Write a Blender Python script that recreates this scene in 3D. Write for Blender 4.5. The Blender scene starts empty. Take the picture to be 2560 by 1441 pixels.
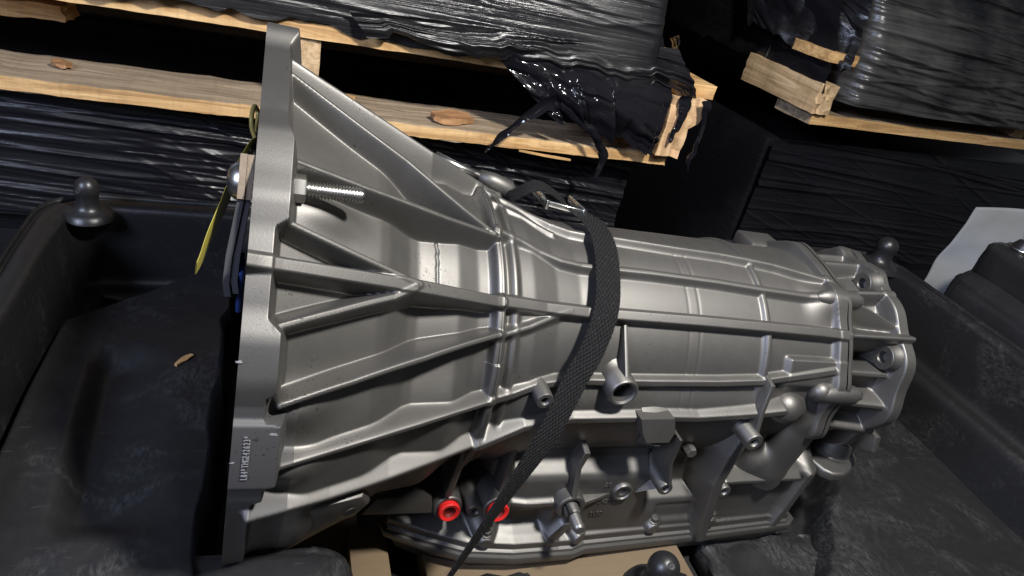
import bpy, bmesh, math, random
import numpy as np
from mathutils import Vector, Matrix, noise

S = bpy.context.scene
COL = S.collection
RND = random.Random(7)
PI = math.pi

# ------------------------------------------------------------------ camera
cam_d = bpy.data.cameras.new('camera')
cam = bpy.data.objects.new('camera', cam_d)
COL.objects.link(cam)
cam_d.sensor_width = 36.0
cam_d.lens = 24.61
cam_d.clip_start = 0.01
cam_d.clip_end = 60.0
R_ = ((0.931246, 0.079301, 0.355657), (-0.265799, -0.519824, 0.811871), (0.249261, -0.850585, -0.463006))
cam.matrix_world = Matrix(((R_[0][0], -R_[0][1], -R_[0][2], 0.0),
                           (R_[1][0], -R_[1][1], -R_[1][2], -0.516986),
                           (R_[2][0], -R_[2][1], -R_[2][2], 0.336966),
                           (0, 0, 0, 1)))
S.camera = cam

# ------------------------------------------------------------------ light
w = bpy.data.worlds.new('World'); S.world = w; w.use_nodes = True
bg = w.node_tree.nodes['Background']
bg.inputs[0].default_value = (0.85, 0.90, 1.0, 1)
bg.inputs[1].default_value = 0.08

def area(name, loc, target, size, power, col):
    l = bpy.data.lights.new(name, 'AREA'); l.shape = 'DISK'; l.size = size; l.energy = power; l.color = col
    o = bpy.data.objects.new(name, l); COL.objects.link(o)
    o.location = loc
    o.rotation_euler = (Vector(target) - Vector(loc)).to_track_quat('-Z', 'Y').to_euler()
    return o
area('work_lamp', (0.42, -0.49, 0.99), (0.30, 0.1, 0.0), 0.11, 27.0, (1.0, 0.972, 0.93))
area('blue_fill_lamp', (-1.3, -0.9, 0.95), (0.4, 0.0, 0.0), 0.7, 38.0, (0.64, 0.72, 1.0))  # cool fill light from the left, its source unseen

vs = S.view_settings
vs.view_transform = 'Standard'; vs.look = 'None'; vs.gamma = 1.0; vs.exposure = 0.0
vs.use_curve_mapping = False

# ------------------------------------------------------------------ helpers
TILT = 0.046     # the tote and the stacks behind lean this much against the gearbox axis

def tag(o, label=None, cat=None, group=None, kind=None):
    if label: o['label'] = label
    if cat: o['category'] = cat
    if group: o['group'] = group
    if kind: o['kind'] = kind
    return o

def empty(name, loc=(0, 0, 0), rot=(0, 0, 0)):
    o = bpy.data.objects.new(name, None); COL.objects.link(o)
    o.location = loc; o.rotation_euler = rot; o.empty_display_size = 0.05
    return o

def link(name, me, mat, parent=None, smooth=True):
    o = bpy.data.objects.new(name, me); COL.objects.link(o)
    if mat is not None: me.materials.append(mat)
    if parent is not None: o.parent = parent
    if smooth: me.polygons.foreach_set('use_smooth', [True] * len(me.polygons))
    return o

def pydata(name, v, f, mat, parent=None, smooth=True):
    me = bpy.data.meshes.new(name)
    me.from_pydata([tuple(map(float, p)) for p in v], [], [tuple(map(int, q)) for q in f]); me.update()
    return link(name, me, mat, parent, smooth)

def from_bm(name, bm, mat, parent=None, smooth=False, bevel=0.0, seg=2, angle=40):
    if bevel > 0:
        es = [e for e in bm.edges if len(e.link_faces) == 2 and e.calc_face_angle(0) > math.radians(25)]
        bmesh.ops.bevel(bm, geom=es, offset=bevel, segments=seg, profile=0.5, affect='EDGES', clamp_overlap=True)
    bmesh.ops.recalc_face_normals(bm, faces=bm.faces)
    me = bpy.data.meshes.new(name); bm.to_mesh(me); bm.free()
    o = link(name, me, mat, parent, True)
    if not smooth: me.set_sharp_from_angle(angle=math.radians(angle))
    return o

def quads_obj(name, V, Q, mat, parent=None, normals=None, smooth=True):
    """fast mesh from numpy arrays"""
    me = bpy.data.meshes.new(name)
    n = len(V); m = len(Q); k = Q.shape[1]
    me.vertices.add(n); me.vertices.foreach_set('co', np.ascontiguousarray(V, np.float32).ravel())
    me.loops.add(m * k); me.loops.foreach_set('vertex_index', np.ascontiguousarray(Q, np.int32).ravel())
    me.polygons.add(m)
    me.polygons.foreach_set('loop_start', np.arange(0, m * k, k, dtype=np.int32))
    me.polygons.foreach_set('loop_total', np.full(m, k, np.int32))
    me.update(calc_edges=True); me.validate()
    o = link(name, me, mat, parent, smooth)
    if normals is not None:
        me.normals_split_custom_set_from_vertices(np.ascontiguousarray(normals, np.float32).tolist())
    return o

def grid_quads(nu, nv, flip=False):
    i, j = np.meshgrid(np.arange(nu - 1), np.arange(nv - 1), indexing='ij')
    a = (i * nv + j).ravel(); b = a + nv
    q = np.stack([a, b, b + 1, a + 1], -1)
    return q[:, ::-1] if flip else q

def grid_normals(P):
    du = np.gradient(P, axis=0); dv = np.gradient(P, axis=1)
    n = np.cross(du, dv); n /= np.linalg.norm(n, axis=-1, keepdims=True) + 1e-12
    return n

def smax(a, b, k):
    h = np.clip(0.5 + 0.5 * (a - b) / k, 0, 1)
    return b + (a - b) * h + k * h * (1 - h)

def smin(a, b, k): return -smax(-a, -b, k)

def sstep(e0, e1, x):
    t = np.clip((x - e0) / (e1 - e0), 0, 1); return t * t * (3 - 2 * t)

def smi(x, xp, fp, w):
    """rounded piecewise-linear curve"""
    return sum(np.interp(x + w * k / 3.0, xp, fp) for k in range(-3, 4)) / 7.0

def vnoise(x, y, seed=0):
    """cheap smooth value noise, numpy"""
    rs = np.random.RandomState(seed); T = rs.rand(256, 256)
    xi = np.floor(x).astype(int); yi = np.floor(y).astype(int)
    fx = x - xi; fy = y - yi; fx = fx * fx * (3 - 2 * fx); fy = fy * fy * (3 - 2 * fy)
    g = lambda a, b: T[a & 255, b & 255]
    return ((g(xi, yi) * (1 - fx) + g(xi + 1, yi) * fx) * (1 - fy) + (g(xi, yi + 1) * (1 - fx) + g(xi + 1, yi + 1) * fx) * fy) * 2 - 1

def frame(axis):
    a = Vector(axis).normalized()
    t = Vector((0, 0, 1)) if abs(a.z) < 0.9 else Vector((1, 0, 0))
    u = a.cross(t).normalized(); v = a.cross(u).normalized()
    return u, v, a

def lathe(name, prof, origin, axis, mat, parent=None, seg=28, angle=35, squash=1.0):
    """profile [(radius, height)] spun round an axis"""
    u, v, a = frame(axis); o = Vector(origin)
    vs_, fs = [], []
    rings = []
    for r, h in prof:
        if r < 1e-6:
            rings.append([len(vs_)]); vs_.append(o + a * h); continue
        ring = []
        for i in range(seg):
            t = 2 * PI * i / seg
            ring.append(len(vs_)); vs_.append(o + a * h + u * (r * math.cos(t)) + v * (r * squash * math.sin(t)))
        rings.append(ring)
    for A, B in zip(rings, rings[1:]):
        for i in range(seg):
            j = (i + 1) % seg
            if len(A) == 1: fs.append((A[0], B[i], B[j]))
            elif len(B) == 1: fs.append((A[i], B[0], A[j]))
            else: fs.append((A[i], B[i], B[j], A[j]))
    ob = pydata(name, vs_, fs, mat, parent)
    bm = bmesh.new(); bm.from_mesh(ob.data); bmesh.ops.recalc_face_normals(bm, faces=bm.faces)
    bm.to_mesh(ob.data); bm.free()
    ob.data.set_sharp_from_angle(angle=math.radians(angle))
    return ob

def prism(name, poly, d, mat, parent=None, bevel=0.0, seg=2):
    """polygon (3d points) extruded by vector d"""
    bm = bmesh.new()
    d = Vector(d)
    f = bm.faces.new([bm.verts.new(Vector(p) - d * 0.5) for p in poly])
    r = bmesh.ops.extrude_face_region(bm, geom=[f])
    for g in r['geom']:
        if isinstance(g, bmesh.types.BMVert): g.co += d
    return from_bm(name, bm, mat, parent, bevel=bevel, seg=seg)

def box(name, lo, hi, mat, parent=None, bevel=0.0, seg=2):
    bm = bmesh.new(); bmesh.ops.create_cube(bm, size=1)
    lo = Vector(lo); hi = Vector(hi)
    for vv in bm.verts:
        vv.co = Vector([(lo[k] + hi[k]) / 2 + vv.co[k] * (hi[k] - lo[k]) for k in range(3)])
    return from_bm(name, bm, mat, parent, bevel=bevel, seg=seg)

def tube(name, pts, rad, mat, parent=None, seg=10):
    pts = [Vector(p) for p in pts]; n = len(pts)
    rad = rad if isinstance(rad, (list, tuple)) else [rad] * n
    vs_, fs = [], []
    up = None
    for i, p in enumerate(pts):
        t = (pts[min(i + 1, n - 1)] - pts[max(i - 1, 0)]).normalized()
        if up is None: up = frame(t)[0]
        up = (up - t * up.dot(t)).normalized(); s = t.cross(up)
        for k in range(seg):
            a = 2 * PI * k / seg
            vs_.append(p + (up * math.cos(a) + s * math.sin(a)) * rad[i])
    for i in range(n - 1):
        for k in range(seg):
            k2 = (k + 1) % seg
            fs.append((i * seg + k, i * seg + k2, (i + 1) * seg + k2, (i + 1) * seg + k))
    fs.append(tuple(range(seg))[::-1]); fs.append(tuple((n - 1) * seg + k for k in range(seg)))
    return pydata(name, vs_, fs, mat, parent)

def spline(pts, n):
    """catmull-rom through points -> n samples"""
    P = np.array(pts, float); m = len(P)
    t = np.linspace(0, m - 1, n); i = np.clip(t.astype(int), 0, m - 2); f = (t - i)[:, None]
    p0 = P[np.clip(i - 1, 0, m - 1)]; p1 = P[i]; p2 = P[i + 1]; p3 = P[np.clip(i + 2, 0, m - 1)]
    return 0.5 * (2 * p1 + (p2 - p0) * f + (2 * p0 - 5 * p1 + 4 * p2 - p3) * f ** 2 + (3 * p1 - p0 - 3 * p2 + p3) * f ** 3)

def surface_nets(name, f, lo, step, mat, parent):
    """isosurface f=0 (inside negative) of a sampled field"""
    ins = f < 0
    nx, ny, nz = f.shape
    c = np.zeros((nx - 1, ny - 1, nz - 1), int)
    for dx in (0, 1):
        for dy in (0, 1):
            for dz in (0, 1):
                c += ins[dx:nx - 1 + dx, dy:ny - 1 + dy, dz:nz - 1 + dz]
    act = (c > 0) & (c < 8)
    idx = -np.ones(act.shape, int); idx[act] = np.arange(act.sum())
    I = np.argwhere(act); acc = np.zeros((len(I), 3)); cnt = np.zeros(len(I))
    corners = [(a, b, d) for a in (0, 1) for b in (0, 1) for d in (0, 1)]
    for a in corners:
        for ax in range(3):
            if a[ax]: continue
            b = list(a); b[ax] = 1
            fa = f[I[:, 0] + a[0], I[:, 1] + a[1], I[:, 2] + a[2]]
            fb = f[I[:, 0] + b[0], I[:, 1] + b[1], I[:, 2] + b[2]]
            m = (fa < 0) != (fb < 0)
            t = np.where(m, fa / np.where(m, fa - fb, 1), 0)
            p = np.tile(np.array(a, float), (len(I), 1)); p[:, ax] += t
            acc[m] += p[m]; cnt[m] += 1
    V = np.array(lo) + (I + acc / cnt[:, None]) * step
    Q = []
    for ax in range(3):
        sl0 = [slice(None)] * 3; sl1 = [slice(None)] * 3
        sl0[ax] = slice(0, -1); sl1[ax] = slice(1, None)
        m = ins[tuple(sl0)] != ins[tuple(sl1)]
        E_ = np.argwhere(m); u, v = (ax + 1) % 3, (ax + 2) % 3
        ok = (E_[:, u] > 0) & (E_[:, v] > 0) & (E_[:, u] < f.shape[u] - 1) & (E_[:, v] < f.shape[v] - 1)
        E_ = E_[ok]
        def at(du, dv):
            q = E_.copy(); q[:, u] += du; q[:, v] += dv
            return idx[q[:, 0], q[:, 1], q[:, 2]]
        q = np.stack([at(-1, -1), at(0, -1), at(0, 0), at(-1, 0)], -1)
        fl = ~ins[E_[:, 0], E_[:, 1], E_[:, 2]]
        q[fl] = q[fl][:, ::-1]
        Q.append(q)
    Q = np.concatenate(Q)
    return quads_obj(name, V, Q, mat, parent)

def sd_caps(X, a, b, r0, r1=None):
    r1 = r0 if r1 is None else r1
    a = np.array(a); b = np.array(b); ab = b - a
    t = np.clip(((X - a) @ ab) / (ab @ ab), 0, 1)
    return np.linalg.norm(X - a - t[..., None] * ab, axis=-1) - (r0 + (r1 - r0) * t)

# ------------------------------------------------------------------ materials
def mat(name):
    m = bpy.data.materials.new(name); m.use_nodes = True
    nt = m.node_tree; b = nt.nodes['Principled BSDF']
    return m, nt, b

def N(nt, t, **kw):
    n = nt.nodes.new(t)
    for k, v in kw.items():
        if k.startswith('i_'):
            key = k[2:]; n.inputs[int(key) if key.isdigit() else key].default_value = v
        else: setattr(n, k, v)
    return n

def tex(nt, scale=(1, 1, 1), kind='Object', rot=(0, 0, 0)):
    tc = N(nt, 'ShaderNodeTexCoord'); mp = N(nt, 'ShaderNodeMapping')
    mp.inputs['Scale'].default_value = scale; mp.inputs['Rotation'].default_value = rot
    nt.links.new(tc.outputs[kind], mp.inputs['Vector'])
    return mp.outputs['Vector']

def noise_n(nt, vec, scale, detail=4, rough=0.55, dist=0.0):
    n = N(nt, 'ShaderNodeTexNoise'); n.inputs['Scale'].default_value = scale
    n.inputs['Detail'].default_value = detail; n.inputs['Roughness'].default_value = rough
    n.inputs['Distortion'].default_value = dist
    nt.links.new(vec, n.inputs['Vector']); return n.outputs['Fac']

def ramp(nt, fac, stops):
    r = N(nt, 'ShaderNodeValToRGB'); e = r.color_ramp.elements
    while len(e) < len(stops): e.new(0.5)
    for el, (p, c) in zip(e, stops):
        el.position = p; el.color = c if len(c) == 4 else (*c, 1)
    nt.links.new(fac, r.inputs[0]); return r.outputs[0]

def g(v): return (v, v, v, 1)

def mix(nt, fac, a, b):
    m = N(nt, 'ShaderNodeMix', data_type='RGBA')
    for s, x in ((m.inputs[6], a), (m.inputs[7], b)):
        if isinstance(x, (tuple, list)): s.default_value = x if len(x) == 4 else (*x, 1)
        else: nt.links.new(x, s)
    if isinstance(fac, (int, float)): m.inputs[0].default_value = fac
    else: nt.links.new(fac, m.inputs[0])
    return m.outputs[2]

def bump(nt, b, h, strength, dist, prev=None):
    n = N(nt, 'ShaderNodeBump'); n.inputs['Strength'].default_value = strength; n.inputs['Distance'].default_value = dist
    nt.links.new(h, n.inputs['Height'])
    if prev is not None: nt.links.new(prev, n.inputs['Normal'])
    nt.links.new(n.outputs[0], b.inputs['Normal']); return n.outputs[0]

def paint(name, col, rough=0.43, metal=0.7, fine=1.0):
    m, nt, b = mat(name)
    v = tex(nt)
    n1 = noise_n(nt, v, 22, 3); n2 = noise_n(nt, v, 750, 3, 0.65); n3 = noise_n(nt, v, 60, 5, 0.7)
    c = mix(nt, n1, tuple(x * 0.94 for x in col), tuple(x * 1.06 for x in col))
    spk = ramp(nt, noise_n(nt, v, 520, 2, 0.5), [(0.0, g(1)), (0.32, g(1)), (0.36, g(0))])
    msk = ramp(nt, noise_n(nt, v, 14, 5, 0.7), [(0.54, g(0)), (0.64, g(1))])
    mm = N(nt, 'ShaderNodeMath', operation='MULTIPLY'); nt.links.new(spk, mm.inputs[0]); nt.links.new(msk, mm.inputs[1])
    c = mix(nt, mm.outputs[0], c, tuple(x * 0.35 for x in col))
    nt.links.new(c, b.inputs['Base Color'])
    b.inputs['Metallic'].default_value = metal
    r = N(nt, 'ShaderNodeMapRange'); r.inputs[3].default_value = rough - 0.05; r.inputs[4].default_value = rough + 0.07
    nt.links.new(n3, r.inputs[0]); nt.links.new(r.outputs[0], b.inputs['Roughness'])
    bump(nt, b, n2, 0.20 * fine, 0.00035)
    return m

M_paint = paint('argent_paint', (0.142, 0.137, 0.129), 0.50, 0.86)
M_paint_dk = paint('argent_paint_lower', (0.142, 0.137, 0.129), 0.50, 0.86, fine=0.6)
M_mach = paint('argent_paint_machined', (0.070, 0.068, 0.068), rough=0.55, metal=0.4, fine=0.4)

def simple(name, col, rough, metal=0.0, nscale=None, var=0.15, bs=0.0, bd=0.001, spec=None):
    m, nt, b = mat(name)
    b.inputs['Roughness'].default_value = rough; b.inputs['Metallic'].default_value = metal
    if spec is not None: b.inputs['Specular IOR Level'].default_value = spec
    if nscale:
        n = noise_n(nt, tex(nt), nscale, 5, 0.6)
        nt.links.new(mix(nt, n, tuple(c * (1 - var) for c in col), tuple(c * (1 + var) for c in col)), b.inputs['Base Color'])
        if bs: bump(nt, b, n, bs, bd)
    else: b.inputs['Base Color'].default_value = (*col, 1)
    return m

M_zinc = simple('zinc_plated_steel', (0.58, 0.57, 0.54), 0.27, 1.0, 90, 0.12)
M_steel = simple('grey_steel', (0.20, 0.195, 0.185), 0.42, 0.8, 70, 0.2)
M_plate = simple('dark_steel_plate', (0.014, 0.014, 0.017), 0.6, 0.0, 60, 0.25)
M_platetop = simple('scuffed_steel_edge', (0.19, 0.15, 0.11), 0.5, 0.5, 120, 0.35, 0.3, 0.0008)
M_red = simple('red_plastic', (0.52, 0.014, 0.012), 0.38, 0, 50, 0.08)
M_redk = simple('red_bore_shade', (0.10, 0.004, 0.003), 0.5)  # darker red, paints the shade inside the cap bores
M_blue = simple('blue_plastic', (0.010, 0.025, 0.11), 0.4, 0, 40, 0.2)
M_yellow = simple('yellow_tag_card', (0.30, 0.26, 0.035), 0.55, 0, 60, 0.15)
M_dark = simple('dark_bore', (0.012, 0.012, 0.012), 0.6)  # near-black; hole discs in this colour stand for the shade inside
M_galv = simple('bright_buckle_metal', (0.78, 0.80, 0.78), 0.25, 1.0, 80, 0.1)
M_paper = None

def plastic(name, base, scuff_amt, rough=0.42):
    m, nt, b = mat(name)
    v = tex(nt)
    n = noise_n(nt, v, 11, 7, 0.7, 0.8); f = noise_n(nt, tex(nt, (1.6, 0.7, 1), rot=(0.2, 0.1, 0.6)), 190, 7, 0.75, 0.4)
    big = ramp(nt, n, [(0.50, g(0.06)), (0.68, g(1))]); fine = ramp(nt, f, [(0.42, g(0)), (0.74, g(1))])
    mm = N(nt, 'ShaderNodeMath', operation='MULTIPLY'); nt.links.new(big, mm.inputs[0]); nt.links.new(fine, mm.inputs[1])
    # thin scratches
    sv = tex(nt, (1.0, 14.0, 3.0), rot=(0, 0, 0.9)); s = ramp(nt, noise_n(nt, sv, 26, 3, 0.6), [(0.66, g(0)), (0.74, g(1))])
    s2 = N(nt, 'ShaderNodeMath', operation='MULTIPLY'); nt.links.new(s, s2.inputs[0]); s2.inputs[1].default_value = 0.35
    ad = N(nt, 'ShaderNodeMath', operation='MAXIMUM'); nt.links.new(mm.outputs[0], ad.inputs[0]); nt.links.new(s2.outputs[0], ad.inputs[1])
    k = N(nt, 'ShaderNodeMath', operation='MULTIPLY'); nt.links.new(ad.outputs[0], k.inputs[0]); k.inputs[1].default_value = scuff_amt
    nt.links.new(mix(nt, k.outputs[0], (base, base, base * 1.08), (0.060, 0.060, 0.059)), b.inputs['Base Color'])
    r = N(nt, 'ShaderNodeMapRange'); r.inputs[3].default_value = rough; r.inputs[4].default_value = rough + 0.3
    nt.links.new(k.outputs[0], r.inputs[0]); nt.links.new(r.outputs[0], b.inputs['Roughness'])
    p = bump(nt, b, noise_n(nt, v, 160, 5, 0.65), 0.2, 0.0008)
    bump(nt, b, f, 0.15, 0.0008, p)
    return m
M_tote = plastic('black_polyethylene', 0.008, 0.7, 0.42)
M_scuff = plastic('scuffed_black_polyethylene', 0.009, 1.0, 0.50)
M_knob = plastic('black_rubber', 0.012, 0.25, 0.36)

def wood(name, c0, c1, along=(1, 0, 0), dark=(0.16, 0.10, 0.055)):
    m, nt, b = mat(name)
    sc = tuple(3.0 if a else 46.0 for a in along)
    v = tex(nt, sc); n = noise_n(nt, v, 1.6, 7, 0.62, 1.2)
    c = ramp(nt, n, [(0.34, (*[x * 0.72 for x in c0], 1)), (0.46, (*c0, 1)), (0.66, (*c1, 1))])
    sp = ramp(nt, noise_n(nt, tex(nt, tuple(2.0 if a else 16.0 for a in along)), 5, 6, 0.7), [(0.60, g(0)), (0.78, g(1))])
    k = N(nt, 'ShaderNodeMath', operation='MULTIPLY'); nt.links.new(sp, k.inputs[0]); k.inputs[1].default_value = 0.75
    c = mix(nt, k.outputs[0], c, (*dark, 1))
    saw = noise_n(nt, tex(nt, tuple(150.0 if a else 12.0 for a in along)), 1.0, 3, 0.6)
    c = mix(nt, ramp(nt, saw, [(0.5, g(0)), (0.8, g(0.35))]), c, (*dark, 1))
    nt.links.new(c, b.inputs['Base Color']); b.inputs['Roughness'].default_value = 0.72
    p = bump(nt, b, n, 0.6, 0.002); bump(nt, b, saw, 0.5, 0.0015, p)
    return m
M_wood = wood('pale_pallet_pine', (0.48, 0.28, 0.11), (0.72, 0.48, 0.22))
M_wood_g = wood('greyed_pallet_pine', (0.24, 0.18, 0.115), (0.40, 0.315, 0.21))
M_wood_v = wood('pale_block_wood', (0.50, 0.31, 0.16), (0.70, 0.48, 0.26), along=(0, 0, 1))
M_wood_y = wood('pale_stringer_wood', (0.46, 0.31, 0.16), (0.66, 0.48, 0.28), along=(0, 1, 0))

def film(name, dust, rough=0.2, scale=(1.5, 14, 75), thr=(0.45, 0.75), rot=0.0, dc=0.085):
    m, nt, b = mat(name)
    v = tex(nt, scale, rot=(0, rot, 0)); n = noise_n(nt, v, 1.5, 6, 0.6, 0.5)
    big = noise_n(nt, tex(nt), 4.5, 4, 0.6)
    a = N(nt, 'ShaderNodeMath', operation='MULTIPLY'); nt.links.new(ramp(nt, n, [(0.30, g(0.35)), (0.62, g(1))]), a.inputs[0])
    nt.links.new(ramp(nt, big, [(thr[0], g(0)), (thr[1], g(1))]), a.inputs[1])
    k = N(nt, 'ShaderNodeMath', operation='MULTIPLY'); nt.links.new(a.outputs[0], k.inputs[0]); k.inputs[1].default_value = dust
    nt.links.new(mix(nt, k.outputs[0], (0.006, 0.006, 0.008), (dc, dc * 0.976, dc * 0.894)), b.inputs['Base Color'])
    r = N(nt, 'ShaderNodeMapRange'); r.inputs[3].default_value = rough; r.inputs[4].default_value = 0.6
    nt.links.new(k.outputs[0], r.inputs[0]); nt.links.new(r.outputs[0], b.inputs['Roughness'])
    b.inputs['IOR'].default_value = 1.52
    bump(nt, b, n, 0.5, 0.0035)
    return m
M_film = film('black_stretch_film', 0.10, 0.30)
M_film_d = film('dusty_black_stretch_film', 0.8, 0.24, thr=(0.42, 0.72), dc=0.022)
M_film_g = film('glossy_black_stretch_film', 0.75, 0.13, (1.2, 14, 80), thr=(0.34, 0.62), dc=0.10)
M_flap = film('torn_black_film', 0.12, 0.1, (6, 6, 6))

def strap_mat():
    m, nt, b = mat('black_polyester_webbing')
    tc = N(nt, 'ShaderNodeTexCoord'); sp = N(nt, 'ShaderNodeSeparateXYZ'); nt.links.new(tc.outputs['UV'], sp.inputs[0])
    def sinw(src, freq, ph=0.0):
        a = N(nt, 'ShaderNodeMath', operation='MULTIPLY'); nt.links.new(src, a.inputs[0]); a.inputs[1].default_value = freq
        s = N(nt, 'ShaderNodeMath', operation='SINE'); nt.links.new(a.outputs[0], s.inputs[0]); return s.outputs[0]
    u = sinw(sp.outputs[0], 2 * PI * 190); v = sinw(sp.outputs[1], 2 * PI * 6.5)
    mu = N(nt, 'ShaderNodeMath', operation='MULTIPLY'); nt.links.new(u, mu.inputs[0]); nt.links.new(v, mu.inputs[1])
    h = N(nt, 'ShaderNodeMapRange'); h.inputs[1].default_value = -1; h.inputs[2].default_value = 1; nt.links.new(mu.outputs[0], h.inputs[0])
    fz = noise_n(nt, tex(nt), 420, 4, 0.7)
    c = mix(nt, h.outputs[0], (0.003, 0.003, 0.0034, 1), (0.014, 0.014, 0.0145, 1))
    c = mix(nt, ramp(nt, fz, [(0.55, g(0)), (0.8, g(0.8))]), c, (0.03, 0.03, 0.031, 1))
    nt.links.new(c, b.inputs['Base Color']); b.inputs['Roughness'].default_value = 0.9
    b.inputs['Specular IOR Level'].default_value = 0.15
    p = bump(nt, b, h.outputs[0], 0.9, 0.0012); bump(nt, b, fz, 0.5, 0.0010, p)
    return m
M_strap = strap_mat()

def card_mat():
    m, nt, b = mat('brown_cardboard'); v = tex(nt)
    n = noise_n(nt, v, 9, 5, 0.6); s = noise_n(nt, tex(nt, (4, 120, 4)), 2, 3)
    c = mix(nt, n, (0.105, 0.073, 0.041, 1), (0.165, 0.117, 0.067, 1)); c = mix(nt, ramp(nt, s, [(0.5, g(0)), (0.8, g(0.25))]), c, (0.09, 0.06, 0.032, 1))
    nt.links.new(c, b.inputs['Base Color']); b.inputs['Roughness'].default_value = 0.8
    bump(nt, b, n, 0.3, 0.002); return m
M_card = card_mat()
def paper_mat():
    m, nt, b = mat('creased_white_paper'); v = tex(nt)
    n = noise_n(nt, v, 12, 5, 0.6); c = mix(nt, ramp(nt, noise_n(nt, v, 5, 4), [(0.45, g(0)), (0.75, g(1))]), (0.17, 0.178, 0.186, 1), (0.13, 0.127, 0.10, 1))
    nt.links.new(c, b.inputs['Base Color']); b.inputs['Roughness'].default_value = 0.7
    bump(nt, b, n, 0.5, 0.004); return m
M_paper = paper_mat()

# ================================================================== SETTING: ground
gnd = box('floor', (-4, -3, -0.90), (5, 4, -0.80), simple('dark_concrete', (0.06, 0.06, 0.06), 0.8, 0, 3, 0.3))
tag(gnd, kind='structure')

# ================================================================== TOTE
tote = empty('plastic_tote', (0, 0, 0), (0, -TILT, 0))
tag(tote, 'black plastic shipping tote with knobbed rim holding the gearbox', 'tote')
def rrect(u0, u1, v0, v1, r, n=10, m=40):
    pts = []
    for cx, cy, a0 in ((u1 - r, v1 - r, 0), (u0 + r, v1 - r, 90), (u0 + r, v0 + r, 180), (u1 - r, v0 + r, 270)):
        for i in range(n + 1):
            a = math.radians(a0 + 90 * i / n); pts.append((cx + r * math.cos(a), cy + r * math.sin(a), math.cos(a), math.sin(a)))
    out = []
    for i in range(len(pts)):
        a, b = pts[i], pts[(i + 1) % len(pts)]
        L = math.hypot(a[0] - b[0], a[1] - b[1]); k = max(1, int(L / 0.02))
        for j in range(k):
            t = j / k; out.append(tuple(a[q] + (b[q] - a[q]) * t for q in range(4)))
    return np.array(out)
TU0, TU1, TV0, TV1 = -0.186, 0.945, -0.36, 0.262
loop = rrect(TU0, TU1, TV0, TV1, 0.035)
prof = [(0.024, -0.42), (0.024, -0.070), (0.022, -0.050), (0.017, -0.042), (0.010, -0.040), (0.003, -0.0405), (-0.002, -0.044), (-0.004, -0.054), (-0.007, -0.080), (-0.011, -0.112),
        (-0.014, -0.126), (-0.020, -0.131), (-0.030, -0.133), (-0.036, -0.138), (-0.040, -0.150), (-0.046, -0.180), (-0.052, -0.205), (-0.062, -0.218), (-0.080, -0.2225), (-0.15, -0.250)]
pr = spline(prof, 70)
V = np.zeros((len(loop), len(pr), 3))
V[..., 0] = loop[:, 0][:, None] + loop[:, 2][:, None] * pr[:, 0]
V[..., 1] = loop[:, 1][:, None] + loop[:, 3][:, None] * pr[:, 0]
V[..., 2] = pr[:, 1][None] + 0.0008 * vnoise(V[..., 0] * 30, V[..., 1] * 30, 3) + 0.0003 * vnoise(V[..., 0] * 90, V[..., 1] * 90, 5)
V[..., 0] += loop[:, 2][:, None] * 0.0010 * vnoise(V[..., 1] * 18 + V[..., 0] * 9, V[..., 2] * 22, 8)
nl, npf = V.shape[:2]
Vc = np.concatenate([V, V[:1]], 0)
quads_obj('wall', Vc.reshape(-1, 3), grid_quads(nl + 1, npf, True), M_tote, tote)
# tote floor: moulded, with a ridge and worn humps
nu, nv = 620, 300
uu, vv = np.meshgrid(np.linspace(TU0 + 0.010, TU1 - 0.055, nu), np.linspace(TV0 + 0.06, TV1 - 0.006, nv), indexing='ij')
zz = -0.2460 + 0.0025 * vnoise(uu * 9, vv * 9, 11)
step_r = sstep(0.655, 0.690, uu - 0.9 * (vv + 0.05) + 0.010 * vnoise(uu * 60, vv * 60, 4)) * sstep(0.10, 0.06, vv)
zz += 0.046 * step_r + 0.030 * np.exp(-(((uu - 0.715) / 0.022) ** 4 + ((vv - 0.015) / 0.016) ** 4))
lm = sstep(-0.013, -0.021, uu + 0.006 * vnoise(uu * 40, vv * 30, 6)) * sstep(0.006, -0.006, (vv - 0.145) - (uu + 0.150) * 1.05) * sstep(-0.176, -0.162, uu)
groove = sstep(-0.128, -0.106, uu + 0.06 * (vv + 0.03)) * sstep(-0.040, -0.100, uu + 0.06 * (vv + 0.03)) * sstep(0.09, 0.05, vv) * sstep(-0.15, -0.12, vv)
zl = -0.092 - 0.015 * groove + 0.0015 * vnoise(uu * 20, vv * 20, 13) - 0.012 * sstep(0.02, 0.2, vv)
trough = -0.135 + 0.01 * vnoise(uu * 8, vv * 8, 3)
side = np.where(uu < -0.02, trough, zz)
zz = side * (1 - lm) + zl * lm
zz += 0.0004 * vnoise(uu * 90, vv * 90, 12) + 0.0012 * np.abs(vnoise(uu * 150, vv * 150, 15)) * sstep(0.15, 0.5, step_r) * sstep(0.95, 0.6, step_r) * 4
quads_obj('tote_floor', np.stack([uu, vv, zz], -1).reshape(-1, 3), grid_quads(nu, nv, False), M_scuff, tote)
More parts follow.
